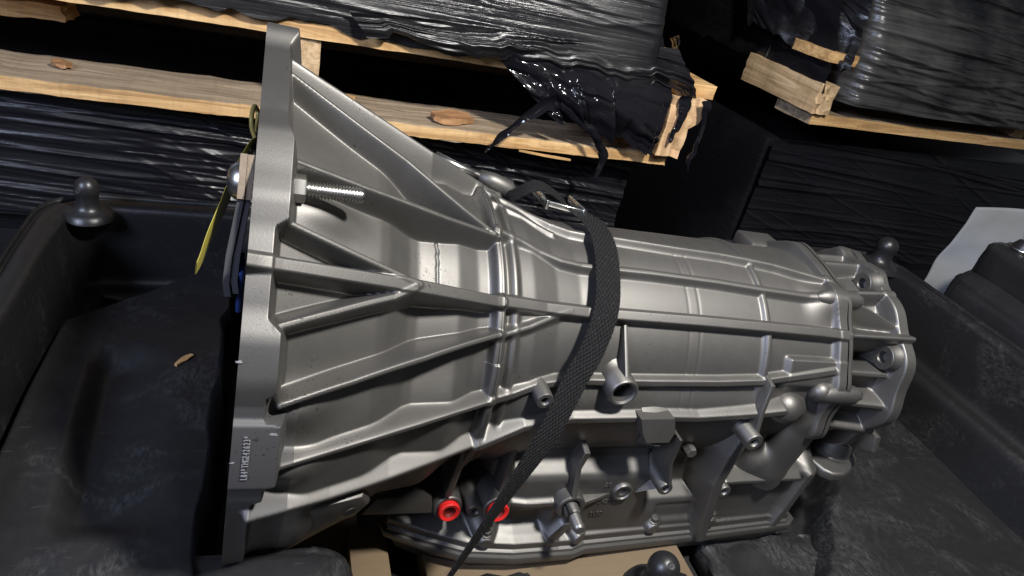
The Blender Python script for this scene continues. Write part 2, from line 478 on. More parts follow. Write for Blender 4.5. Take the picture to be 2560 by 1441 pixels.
def knob(u, v, wz, parent, hole_dir=None, sc=1.0):
    R = 0.0158
    pf = [(0.032, -0.004), (0.029, 0.0030), (0.024, 0.0055), (0.019, 0.0080), (0.0160, 0.0115), (0.0142, 0.0165), (0.0142, 0.0210)]
    pf += [(R * math.cos(a), 0.032 + R * math.sin(a)) for a in np.linspace(-0.45, PI / 2 - 0.05, 12)] + [(0, 0.032 + R)]
    pf = [(r_ * sc, h_ * (0.5 + 0.5 * sc)) for r_, h_ in pf]; R = R * sc
    k = lathe('knob', pf, (u, v, wz), (0, 0, 1), M_knob, parent, 30, angle=60)
    if hole_dir is not None:
        h = Vector(hole_dir).normalized()
        p = Vector((u, v, wz + 0.032 * (0.5 + 0.5 * sc))) + h * (R * 0.93)
        lathe('hole', [(0.0036, 0.0012), (0.0030, 0.0017), (0.0, 0.0012)], p, h, M_dark, k, 14)  # dark disc, the shade of the knob hole put in as colour
    return k
knob(-0.163, 0.250, -0.046, tote, (-0.45, -0.8, 0.15), 0.76)
knob(0.932, 0.250, -0.044, tote)
# saddle humps and strap anchor inside the tote
def hump(name, lo, hi, seed, matl, parent, n=44, amp=0.004, top=None):
    """rounded, worn block as a closed lumpy box"""
    bm = bmesh.new(); bmesh.ops.create_cube(bm, size=1)
    bmesh.ops.bevel(bm, geom=list(bm.edges), offset=0.12, segments=3, profile=0.5, affect='EDGES')
    bmesh.ops.subdivide_edges(bm, edges=bm.edges, cuts=5, use_grid_fill=True)
    lo = Vector(lo); hi = Vector(hi)
    for q in bm.verts:
        c = Vector([(lo[k] + hi[k]) / 2 + q.co[k] * (hi[k] - lo[k]) for k in range(3)])
        d = noise.noise_vector(c * 45 + Vector((seed, 0, 0))) * amp + noise.noise_vector(c * 160 + Vector((seed, 3, 0))) * (amp * 0.45)
        q.co = c + d
    return from_bm(name, bm, matl, parent, smooth=True)
hump('saddle', (-0.24, -0.32, -0.30), (0.088, -0.152, -0.096), 1, M_scuff, tote)
hump('strap_anchor', (0.125, -0.225, -0.30), (0.245, -0.160, -0.146), 5, M_scuff, tote, amp=0.005)
hump('saddle', (0.47, -0.20, -0.26), (0.62, -0.09, -0.222), 8, M_scuff, tote, amp=0.006)
knob(0.352, -0.185, -0.165, tote, (-0.05, -0.55, 0.85), 0.9)
hump('ledge', (0.31, -0.26, -0.30), (0.40, -0.165, -0.163), 12, M_knob, tote, amp=0.002)

# cardboard box under the pan
cb = empty('cardboard_box', (0, 0, 0), (0, -TILT, 0))
tag(cb, 'brown cardboard box lid supporting the oil pan inside the tote', 'box')
box('lid', (0.165, -0.235, -0.232), (0.432, 0.10, -0.206), M_card, cb, 0.002)
box('flap', (0.055, -0.20, -0.234), (0.113, 0.02, -0.230), M_card, cb, 0.001)
box('flap', (0.10, -0.19, -0.226), (0.135, -0.05, -0.212), M_card, cb, 0.001)

# ================================================================== FILM SHEETS
def streaks(U, Wc, n, ang, spread, seed, width=(0.0012, 0.005), amp=(0.3, 0.9), length=(0.15, 0.7)):
    """sum of long stretched wrinkles on a u/w sheet"""
    rs = np.random.RandomState(seed); H = np.zeros_like(U)
    u0, u1, w0, w1 = U.min(), U.max(), Wc.min(), Wc.max()
    for i in range(n):
        a = ang + rs.randn() * spread; cu = rs.uniform(u0, u1); cw = rs.uniform(w0, w1)
        s = (U - cu) * math.cos(a) + (Wc - cw) * math.sin(a); d = -(U - cu) * math.sin(a) + (Wc - cw) * math.cos(a)
        L = rs.uniform(*length); wd = rs.uniform(*width); am = wd * rs.uniform(*amp)
        bend = 0.004 * rs.randn() * (s / 0.3) ** 2
        H += am * np.exp(-((d - bend) / wd) ** 2) * np.exp(-(s / L) ** 4)
    return H

def sheet(name, u0, u1, w0, w1, vfun, nu, nw, matl, parent, H):
    U, Wc = np.meshgrid(np.linspace(u0, u1, nu), np.linspace(w0, w1, nw), indexing='ij')
    Vv = vfun(U, Wc) - H(U, Wc)
    P = np.stack([U, Vv, Wc], -1)
    return quads_obj(name, P.reshape(-1, 3), grid_quads(nu, nw, False), matl, parent)

# ---- lower left load, under the nearer pallet
la = empty('wrapped_load', (0, 0, 0), (0, -TILT, 0))
tag(la, 'black film wrapped load behind the tote, under the left pallet', 'wrapped load')
sheet('front_film', -0.42, 0.585, -0.16, 0.012, lambda U, W_: 0.475 + 0.012 * np.sin(U * 4 + W_ * 3), 900, 240, M_film, la,
      lambda U, W_: streaks(U, W_, 90, -0.07, 0.03, 21, (0.0014, 0.0045), (0.15, 0.55), (0.25, 0.8)) + sstep(-0.25, 0.05, U) * streaks(U, W_, 60, -0.50, 0.05, 22, (0.0016, 0.0045), (0.15, 0.5), (0.15, 0.4)))
box('load_body', (-0.95, 0.50, -0.80), (0.582, 1.4, 0.010), M_film, la, 0.01)

# ---- lower right load, under the farther pallet
lb = empty('wrapped_load', (1.0, 0.62, 0.036), (0, -TILT, math.radians(5)))
tag(lb, 'black film wrapped load behind the tote, under the right pallet', 'wrapped load')
sheet('front_film', 0.0, 0.95, -0.26, 0.028, lambda U, W_: 0.05 + 0.01 * np.sin(U * 5), 560, 260, M_film, lb,
      lambda U, W_: streaks(U, W_, 46, -0.08, 0.03, 31, (0.0016, 0.005), (0.30, 0.90), (0.1, 0.4)) + streaks(U, W_, 9, -0.36, 0.05, 32, (0.0016, 0.005), (0.25, 0.7), (0.1, 0.4)))
box('load_body', (0.004, 0.075, -0.80), (1.0, 1.1, 0.026), M_film, lb, 0.01)

# ================================================================== PALLETS
def board(name, lo, hi, matl, parent, seed, rough=0.0018, cuts=26, fray=0.0):
    lo = Vector(lo); hi = Vector(hi); d = hi - lo
    ax = max(range(3), key=lambda k: d[k])
    n = [2, 2, 2]; n[ax] = cuts
    oth = [k for k in range(3) if k != ax]
    for k in oth: n[k] = 3 if d[k] < 0.03 else 6
    bm = bmesh.new(); bmesh.ops.create_cube(bm, size=1)
    for k in range(3):
        for i in range(1, n[k]):
            co = Vector((0, 0, 0)); co[k] = -0.5 + i / n[k]; no = Vector((0, 0, 0)); no[k] = 1
            bmesh.ops.bisect_plane(bm, geom=bm.verts[:] + bm.edges[:] + bm.faces[:], plane_co=co, plane_no=no)
    for q in bm.verts:
        c = Vector([(lo[k] + hi[k]) / 2 + q.co[k] * d[k] for k in range(3)])
        off = noise.noise_vector(c * 22 + Vector((seed * 3.1, 0, 0))) * rough + noise.noise_vector(c * 110 + Vector((seed, 5, 0))) * (rough * 0.45)
        if fray and abs(abs(q.co[ax]) - 0.5) < 1e-4:
            off[ax] += noise.noise(c * 90 + Vector((seed, 0, 9))) * fray
        q.co = c + off
    return from_bm(name, bm, matl, parent, angle=28)

pa = empty('wooden_pallet', (0, 0, 0), (0, -TILT, 0))
tag(pa, 'pale wooden pallet behind the bell housing, torn film hanging over its end', 'pallet')
PF = 0.435
board('deck_board', (-0.80, PF, 0.0165), (0.615, PF + 0.105, 0.0345), M_wood_g, pa, 1, 0.0020, 110)       # bottom lead board
board('edge_strip', (-0.80, PF - 0.0025, 0.0175), (0.612, PF - 0.0005, 0.0335), M_wood, pa, 2, 0.0016, 150)   # fresh sawn front edge
board('deck_board', (-0.80, PF + 0.45, 0.0165), (0.60, PF + 0.55, 0.0345), M_wood_g, pa, 3, 0.0016, 40)
for k, (x0, x1) in enumerate(((0.036, 0.072), (-0.80, -0.76))):
    board('stringer', (x0, PF + 0.006, 0.036), (x1, PF + 1.0, 0.1275), M_wood_y, pa, 10 + k, 0.002, 30)
# broken right end stringer, standing out toward the viewer
bm = bmesh.new(); bmesh.ops.create_cube(bm, size=1)
bmesh.ops.subdivide_edges(bm, edges=bm.edges, cuts=7, use_grid_fill=True)
for q in bm.verts:
    t = q.co.z + 0.5
    x = 0.606 + 0.050 * q.co.x + (0.018 * max(0, q.co.x) if t > 0.5 else -0.020 * max(0, q.co.x) * (1 - t))
    y = PF + 0.40 + 0.84 * q.co.y; z = 0.036 + 0.0945 * t
    c = Vector((x, y, z)); c += noise.noise_vector(c * 30) * 0.004 + noise.noise_vector(c * 140) * 0.0012
    if q.co.y < -0.45: c.y += 0.006 * noise.noise(c * 55)
    q.co = c
from_bm('stringer', bm, M_wood_v, pa, angle=25)
board('deck_board', (-0.30, PF, 0.129), (0.66, PF + 0.09, 0.149), M_wood, pa, 5, 0.0016, 60)              # top lead board
for k in range(5):
    board('deck_board', (-0.80, PF + 0.14 + 0.17 * k, 0.129), (0.64, PF + 0.25 + 0.17 * k, 0.149), M_wood, pa, 30 + k, 0.0016, 30)
board('deck_board', (-0.80, PF + 0.10, 0.128), (-0.245, PF + 0.20, 0.147), M_wood, pa, 40, 0.002, 30, 0.008)
board('deck_board', (-0.50, PF + 0.105, 0.078), (-0.236, PF + 0.165, 0.097), M_wood, pa, 44, 0.003, 20, 0.010)
board('deck_board', (0.60, PF + 0.24, 0.135), (0.70, PF + 0.29, 0.155), M_wood, pa, 41, 0.002, 14, 0.008)
board('deck_board', (0.60, PF + 0.20, 0.112), (0.675, PF + 0.235, 0.128), M_wood, pa, 42, 0.002, 14, 0.010)

M_nail = simple('rusty_nail_steel', (0.09, 0.06, 0.045), 0.5, 0.7, 200, 0.3)
for nu_, nv_ in ((0.046, 0.030), (0.063, 0.072), (0.596, 0.028), (0.612, 0.066), (-0.30, 0.04), (0.30, 0.055)):
    lathe('nail', [(0.0042, 0.0), (0.0042, 0.0012), (0.0, 0.0018)], (nu_, PF + nv_, 0.0346), (0, 0, 1), M_nail, pa, 12)
pb = empty('wooden_pallet', (1.0, 0.60, 0.048), (0, -TILT, math.radians(5)))
tag(pb, 'pale wooden pallet at the right, farther back under glossy film', 'pallet')
z0 = 0.074
board('deck_board', (-0.005, 0.0, z0), (1.0, 0.10, z0 + 0.022), M_wood_g, pb, 51, 0.0016, 50)
board('edge_strip', (-0.004, -0.0025, z0 + 0.001), (1.0, -0.0005, z0 + 0.021), M_wood, pb, 52, 0.0008, 60)
board('stringer', (-0.020, -0.012, z0 + 0.024), (0.022, 0.21, z0 + 0.080), M_wood_y, pb, 53, 0.002, 30, 0.007)
board('stringer', (0.62, 0.01, z0 + 0.024), (0.66, 0.9, z0 + 0.115), M_wood_y, pb, 54, 0.002, 30)
board('deck_board', (-0.02, 0.0, z0 + 0.117), (1.0, 0.10, z0 + 0.137), M_wood, pb, 55, 0.0016, 40)
board('deck_board', (0.0, 0.17, z0 + 0.117), (1.0, 0.27, z0 + 0.137), M_wood, pb, 56, 0.0016, 40, 0.01)

# ---- upper left load with dusty film, bulging over the pallet deck
lc = empty('wrapped_load', (0, 0, 0), (0, -TILT, 0))
tag(lc, 'dusty grey film wrapped load standing on the left pallet', 'wrapped load')
def lc_v(U, W_):
    k = sstep(0.14, 0.30, W_)
    edge = sstep(0.50, 0.60, U)
    return 0.425 + 0.022 * k + 0.20 * sstep(0.52, 0.585, U) ** 2 * (0.4 + 0.6 * k) + 0.008 * np.sin(U * 9)
def lc_h(U, W_):
    H = streaks(U, W_, 60, -0.06, 0.03, 41, (0.0016, 0.006), (0.08, 0.34), (0.08, 0.4))
    H += sstep(0.33, 0.55, U) * streaks(U, W_, 50, 0.0, 0.12, 42, (0.003, 0.006), (0.2, 0.7), (0.05, 0.16))
    return H * (0.4 + 0.6 * sstep(0.14, 0.2, W_))
def lc_sheet():
    nu, nw = 620, 260
    u = np.linspace(-0.40, 0.60, nu); t = np.linspace(0, 1, nw)
    U, T = np.meshgrid(u, t, indexing='ij')
    low = 0.152 - 0.010 * sstep(-0.05, 0.25, U) + 0.004 * vnoise(U * 60, U * 0 + 3, 2) + 0.006 * vnoise(U * 17, U * 0, 9)
    Wc = low + (0.40 - low) * T ** 1.2
    Vv = lc_v(U, Wc) - lc_h(U, Wc)
    return quads_obj('front_film', np.stack([U, Vv, Wc], -1).reshape(-1, 3), grid_quads(nu, nw, False), M_film_d, lc)
lc_sheet()
box('load_body', (-0.95, 0.52, 0.151), (0.565, 1.4, 0.70), M_film, lc, 0.01)
# film gathered over the deck edge, then the torn flap hanging from it
def torn(name, P00, P10, P11, P01, nu, nv, matl, parent, seed, bulge=0.02, wr=0.004, tear=0.5):
    a, b, c, d = [np.array(p, float) for p in (P00, P10, P11, P01)]
    U, V_ = np.meshgrid(np.linspace(0, 1, nu), np.linspace(0, 1, nv), indexing='ij')
    P = (a * (1 - U[..., None]) + b * U[..., None]) * (1 - V_[..., None]) + (d * (1 - U[..., None]) + c * U[..., None]) * V_[..., None]
    n = np.cross(b - a, d - a); n /= np.linalg.norm(n)
    if n[1] > 0: n = -n
    L1 = np.linalg.norm(b - a); L2 = np.linalg.norm(d - a)
    h = bulge * np.sin(PI * U) * np.sin(PI * V_)
    h = h + wr * 1.2 * np.abs(vnoise(U * 3 + 1.5 * V_, V_ * 6 + 1.5 * vnoise(U * 3, V_ * 3, seed + 3), seed)) + wr * 1.5 * vnoise(U * 3, V_ * 3, seed + 1) + wr * 0.35 * vnoise(U * 9, V_ * 9, seed + 2)
    P = P + n * h[..., None]
    # ragged bottom and sides
    dn = (d - a) / L2
    P += dn * (V_ * (0.03 * tear * vnoise(U * 9, U * 0 + seed, seed + 4) + 0.012 * tear * vnoise(U * 34, U * 0, seed + 5)))[..., None]
    o = quads_obj(name, P.reshape(-1, 3), grid_quads(nu, nv, False), matl, parent)
    return o
torn('gathered_film', (0.10, 0.428, 0.172), (0.575, 0.432, 0.195), (0.615, 0.415, 0.137), (0.12, 0.422, 0.150), 200, 60, M_film_d, lc, 3, 0.012, 0.006, 0.4)
torn('torn_flap', (0.285, 0.424, 0.160), (0.580, 0.424, 0.150), (0.556, 0.410, 0.048), (0.378, 0.408, 0.086), 170, 110, M_flap, lc, 9, 0.016, 0.005, 0.8)
torn('corner_film', (0.565, 0.44, 0.21), (0.625, 0.56, 0.19), (0.655, 0.55, 0.120), (0.60, 0.415, 0.128), 70, 70, M_film_d, lc, 14, 0.010, 0.006, 0.4)
def ribbon(name, pts, widths, wdir, matl, parent, n=60, th=0.0004, twist=0.0):
    P = spline(pts, n); wd = np.interp(np.linspace(0, 1, n), np.linspace(0, 1, len(widths)), widths)
    wv = np.array(wdir, float); wv /= np.linalg.norm(wv)
    rs_ = np.random.RandomState(int(abs(pts[0][0]) * 1e4)); q_ = np.linspace(0, 9, n)
    wd = wd * (1 + 0.45 * vnoise(q_, q_ * 0 + 2, rs_.randint(99))); P = P + 0.0022 * np.stack([vnoise(q_ * 1.3, q_ * 0 + k_, rs_.randint(99)) for k_ in range(3)], -1)
    vs_, fs = [], []
    for i in range(n):
        t = P[min(i + 1, n - 1)] - P[max(i - 1, 0)]; t /= np.linalg.norm(t)
        w2 = wv - t * (wv @ t); w2 /= np.linalg.norm(w2)
        if twist:
            q = Matrix.Rotation(twist * i / n, 3, Vector(t)); w2 = np.array(q @ Vector(w2))
        for k in range(5):
            s = k / 4 - 0.5
            nn = np.cross(t, w2)
            vs_.append(P[i] + w2 * wd[i] * s + nn * (0.15 * wd[i] * (1 - (2 * s) ** 2)))
    for i in range(n - 1):
        for k in range(4): fs.append((i * 5 + k, i * 5 + k + 1, (i + 1) * 5 + k + 1, (i + 1) * 5 + k))
    return pydata(name, vs_, fs, matl, parent)
ribbon('film_strip', [(0.425, 0.408, 0.098), (0.391, 0.400, 0.101), (0.355, 0.398, 0.077), (0.326, 0.400, 0.046), (0.302, 0.400, 0.018)], [0.012, 0.020, 0.014, 0.012, 0.003], (0.3, 0, 1), M_flap, lc)
ribbon('film_strip', [(0.400, 0.402, 0.100), (0.442, 0.400, 0.076), (0.475, 0.400, 0.050), (0.486, 0.400, 0.026), (0.482, 0.400, -0.007)], [0.012, 0.012, 0.010, 0.016, 0.003], (1, 0, 0.2), M_flap, lc, twist=1.2)
ribbon('film_strip', [(0.628, 0.40, 0.135), (0.636, 0.398, 0.085), (0.632, 0.40, 0.035), (0.640, 0.40, 0.010)], [0.012, 0.006, 0.008, 0.002], (1, 0, 0), M_flap, lc, twist=2)
ribbon('film_strip', [(0.600, 0.412, 0.135), (0.598, 0.408, 0.100), (0.592, 0.405, 0.062)], [0.018, 0.012, 0.004], (1, 0.2, 0), M_flap, lc, twist=1)

# ---- upper right load, glossy film
ld = empty('wrapped_load', (1.0, 0.60, 0.048), (0, -TILT, math.radians(5)))
tag(ld, 'glossy black film wrapped load standing on the right pallet', 'wrapped load')
def ld_v(U, W_):
    return -0.030 + 0.09 * sstep(0.20, 0.42, W_) + 0.20 * sstep(0.09, 0.0, U) ** 2 + 0.006 * np.sin(U * 11 + W_ * 8)
sheet('front_film', -0.01, 0.75, 0.124, 0.42, ld_v, 500, 300, M_film_g, ld,
      lambda U, W_: streaks(U, W_, 80, -0.05, 0.05, 61, (0.0016, 0.006), (0.35, 1.0), (0.15, 0.6)) + streaks(U, W_, 60, -0.10, 0.12, 62, (0.002, 0.005), (0.2, 0.7), (0.05, 0.25)))
torn('side_film', (-0.02, 0.62, 0.50), (-0.004, 0.05, 0.34), (-0.006, -0.018, 0.140), (-0.012, 0.55, 0.150), 90, 70, M_film, ld, 23, 0.012, 0.006, 0.3)
torn('corner_film', (-0.06, 0.30, 0.36), (0.05, 0.02, 0.31), (0.02, -0.03, 0.175), (-0.05, 0.22, 0.215), 80, 80, M_film_d, ld, 24, 0.010, 0.006, 0.4)
box('load_body', (0.03, 0.14, 0.212), (1.0, 1.1, 0.80), M_film, ld, 0.01)

backdrop = empty('wrapped_load', (0, 0, 0), (0, -TILT, 0))  # dark box added as a backdrop so the gap stays black
tag(backdrop, 'added dark backdrop box deep in the gap between the two stacks', 'wrapped load')
box('load_body', (0.2, 1.55, -0.80), (3.0, 2.4, 1.6), M_film, backdrop, 0.02)
# wood chips and splinters
M_chip = wood('reddish_bark_wood', (0.26, 0.13, 0.055), (0.48, 0.27, 0.12))
def chip(name, label, loc, size, rot, matl, seed):
    bm = bmesh.new(); bmesh.ops.create_cube(bm, size=1)
    bmesh.ops.subdivide_edges(bm, edges=bm.edges, cuts=3, use_grid_fill=True)
    for q in bm.verts:
        taper = 1 - 0.6 * abs(q.co.x) * 1.6
        c = Vector((q.co.x * size[0], q.co.y * size[1] * taper, q.co.z * size[2] * (0.6 + 0.4 * taper)))
        q.co = c + noise.noise_vector(c * 120 + Vector((seed, 0, 0))) * min(size) * 0.35
    o = from_bm(name, bm, matl, None, angle=30); o.location = loc; o.rotation_euler = rot
    return tag(o, label, 'wood chip')
zt = lambda x, wz: wz + TILT * x
chip('wood_chip', 'large reddish wood chip lying on the pallet board below the torn film', (0.262, PF + 0.028, zt(0.262, 0.0425)), (0.062, 0.030, 0.011), (0.1, 0.0, 0.25), M_chip, 3)
chip('wood_chip', 'small brown wood chip at the left end of the pallet board', (-0.235, PF + 0.055, zt(-0.235, 0.0405)), (0.020, 0.022, 0.008), (0, 0.1, 0.6), M_chip, 4)
chip('wood_chip', 'thin pale splinter hanging under the pallet board edge', (0.405, PF - 0.006, zt(0.405, 0.0128)), (0.085, 0.006, 0.003), (0, 0.03, 0), M_wood, 5)
chip('wood_chip', 'tiny pale wood chip on the black tote floor left of the flange', (-0.047, 0.052, zt(-0.047, -0.0905)), (0.020, 0.006, 0.003), (0, 0, 0.9), M_wood, 6)
chip('wood_chip', 'flat wood sliver on the pallet board beside the middle stringer', (0.10, PF + 0.075, zt(0.10, 0.0385)), (0.055, 0.016, 0.006), (0, 0, 0.05), M_wood, 8)

# ---- right edge: paper sheet and the neighbouring black block with its wire clip
pp = pydata('paper_sheet', [], [], M_paper)
bpy.data.objects.remove(pp)
U, V_ = np.meshgrid(np.linspace(0, 1, 40), np.linspace(0, 1, 30), indexing='ij')
c00, c10, c11, c01 = [np.array(p) for p in ((1.120, 0.315, -0.075), (1.35, 0.10, -0.03), (1.33, 0.16, 0.17), (1.155, 0.325, 0.098))]
P = (c00 * (1 - U[..., None]) + c10 * U[..., None]) * (1 - V_[..., None]) + (c01 * (1 - U[..., None]) + c11 * U[..., None]) * V_[..., None]
P[..., 1] += 0.008 * np.sin(U * 5) + 0.004 * vnoise(U * 5, V_ * 5, 6) - 0.014 * np.abs(U - 0.34) - 0.010 * np.abs(V_ - 0.55)
pobj = quads_obj('paper_sheet', P.reshape(-1, 3), grid_quads(40, 30), M_paper)
sm = pobj.modifiers.new('thick', 'SOLIDIFY'); sm.thickness = 0.0006
tag(pobj, 'creased white paper sheet standing beyond the tote at the right edge', 'paper')
nb = empty('black_case', (1.10, 0.135, 0.035))
tag(nb, 'chipped black rubber block with a wire clip at the right edge', 'block')
hump('body', (-0.075, -0.16, -0.30), (0.30, 0.075, 0.005), 33, M_knob, nb, amp=0.003)
hump('cap', (-0.052, -0.13, -0.012), (0.30, 0.070, 0.052), 34, M_knob, nb, amp=0.002)
lathe('stud', [(0.016, 0), (0.016, 0.012), (0.011, 0.020), (0, 0.022)], (-0.012, 0.03, 0.047), (0, 0, 1), M_knob, nb)
ring = [(-0.012 + 0.021 * math.cos(a), 0.03 + 0.021 * math.sin(a), 0.055) for a in np.linspace(0.6, 2 * PI - 0.5, 26)]
tube('wire_clip', [(ring[0][0] - 0.002, ring[0][1] + 0.012, 0.078)] + ring + [(ring[-1][0] + 0.012, ring[-1][1] + 0.010, 0.072)], 0.0014, M_zinc, nb, 8)
M_chipw = simple('white_chip', (0.6, 0.58, 0.55), 0.6)
hump('chip', (0.035, -0.138, 0.012), (0.05, -0.128, 0.03), 35, M_chipw, nb, amp=0.003)

# ================================================================== THE GEARBOX
GB = empty('gearbox', (0, 0, 0))
tag(GB, 'grey painted automatic gearbox with ribbed bell housing lying in the tote', 'gearbox')

RIBS = {   # crest lines (x in mm, angle round the axis in degrees)
 'A': [(17.0, 94.0), (70.1, 94.5), (130.8, 95), (182.3, 101), (200.2, 103)],
 'B': [(16.8, 84.5), (65.8, 79.8), (101.4, 76.5), (124.1, 72.8), (147.9, 68.9), (175, 65.0)],
 'C': [(20.8, 59.6), (66.2, 60.4), (97.8, 61.3), (131.8, 62.2), (178.3, 64.5)],
 'D': [(20.5, 47.7), (49.3, 45.9), (75.7, 44.1), (95.9, 42.6), (108.0, 41.4)],
 'E': [(-5, 40.4), (47.6, 40.7), (105.0, 41.0), (178, 40.8)],
 'F': [(18.0, 30.6), (51.8, 33.8), (89.4, 37.8), (105.0, 40.6)],
 'G': [(24.0, 17.8), (65.9, 20.4), (115.3, 24.2), (178, 30.3)],
 'G2': [(178, 29.5), (205.9, 33.4), (226.0, 37.5), (243.5, 41.0)],
 'H': [(24.7, 6.0), (66.5, 6.1), (116.9, 6.4), (178, 7.2)],
 'I': [(12.4, -4.0), (61.9, -7.2), (104.1, -9.5), (178, -12.2)],
 'A1': [(186, 100), (205, 96.5), (222, 92), (240.7, 87), (273.5, 84.6), (302.3, 84.3), (368.2, 82.0), (413.2, 81.1), (441.1, 79.5), (472.7, 77.2), (504.6, 73.0), (531.5, 68.5)],
 'K': [(180, 90), (212.7, 86.0), (225.3, 83.5), (240.7, 81.4)],
 'B1': [(180, 69.0), (202.7, 68.0), (215.2, 66.4), (239.4, 63.4), (268.8, 63.0), (327.5, 62.9), (397.1, 61.7), (444.0, 60.1), (507.9, 58.6), (537.7, 56.5)],
 'E1': [(178, 41.2), (308.4, 41.0), (368.3, 40.9), (432.5, 40.5), (506.5, 39.9), (534.9, 39.2)],
 'L1': [(178.0, 7.0), (198.7, 8.1), (220.3, 10.5), (242.0, 11.3), (271.3, 11.2), (301.3, 11.4), (336.1, 11.8), (397.6, 12.7), (442.7, 14.1), (479.7, 17.4), (523.2, 21.2)],
 'M1': [(178.0, -12.4), (215.1, -5.4), (240.2, -5.1), (255.5, -5.5), (322.2, -4.4), (354.4, -3.7), (383.1, -3.8), (419.9, -2.3), (450.1, -0.9), (475, 0.8)],
}
ENV = lambda x: np.interp(x, [-.01, .0, .019, .189, .225, .26, .6], [.2195, .2155, .206, .1280, .1165, .110, .110])

def base_r(x, th):
    rb = np.interp(x, [0.0, .022, .060, .083, .090, .1065, .114, .146, .163, .180, .195, .212, .235, .258, .50, .537],
                   [.199, .1875, .168, .1570, .1525, .1390, .1352, .1300, .1225, .1200, .1190, .1165, .1085, .1045, .1035, .1040])
    return rb

def smooth_profile():
    xs = np.arange(-0.002, 0.545, 0.0005); r = base_r(xs, 0)
    k = np.exp(-np.linspace(-2, 2, 15) ** 2); k /= k.sum()
    r2 = np.convolve(np.pad(r, 7, mode='edge'), k, 'valid')
    return xs, r2
PX, PR = smooth_profile()

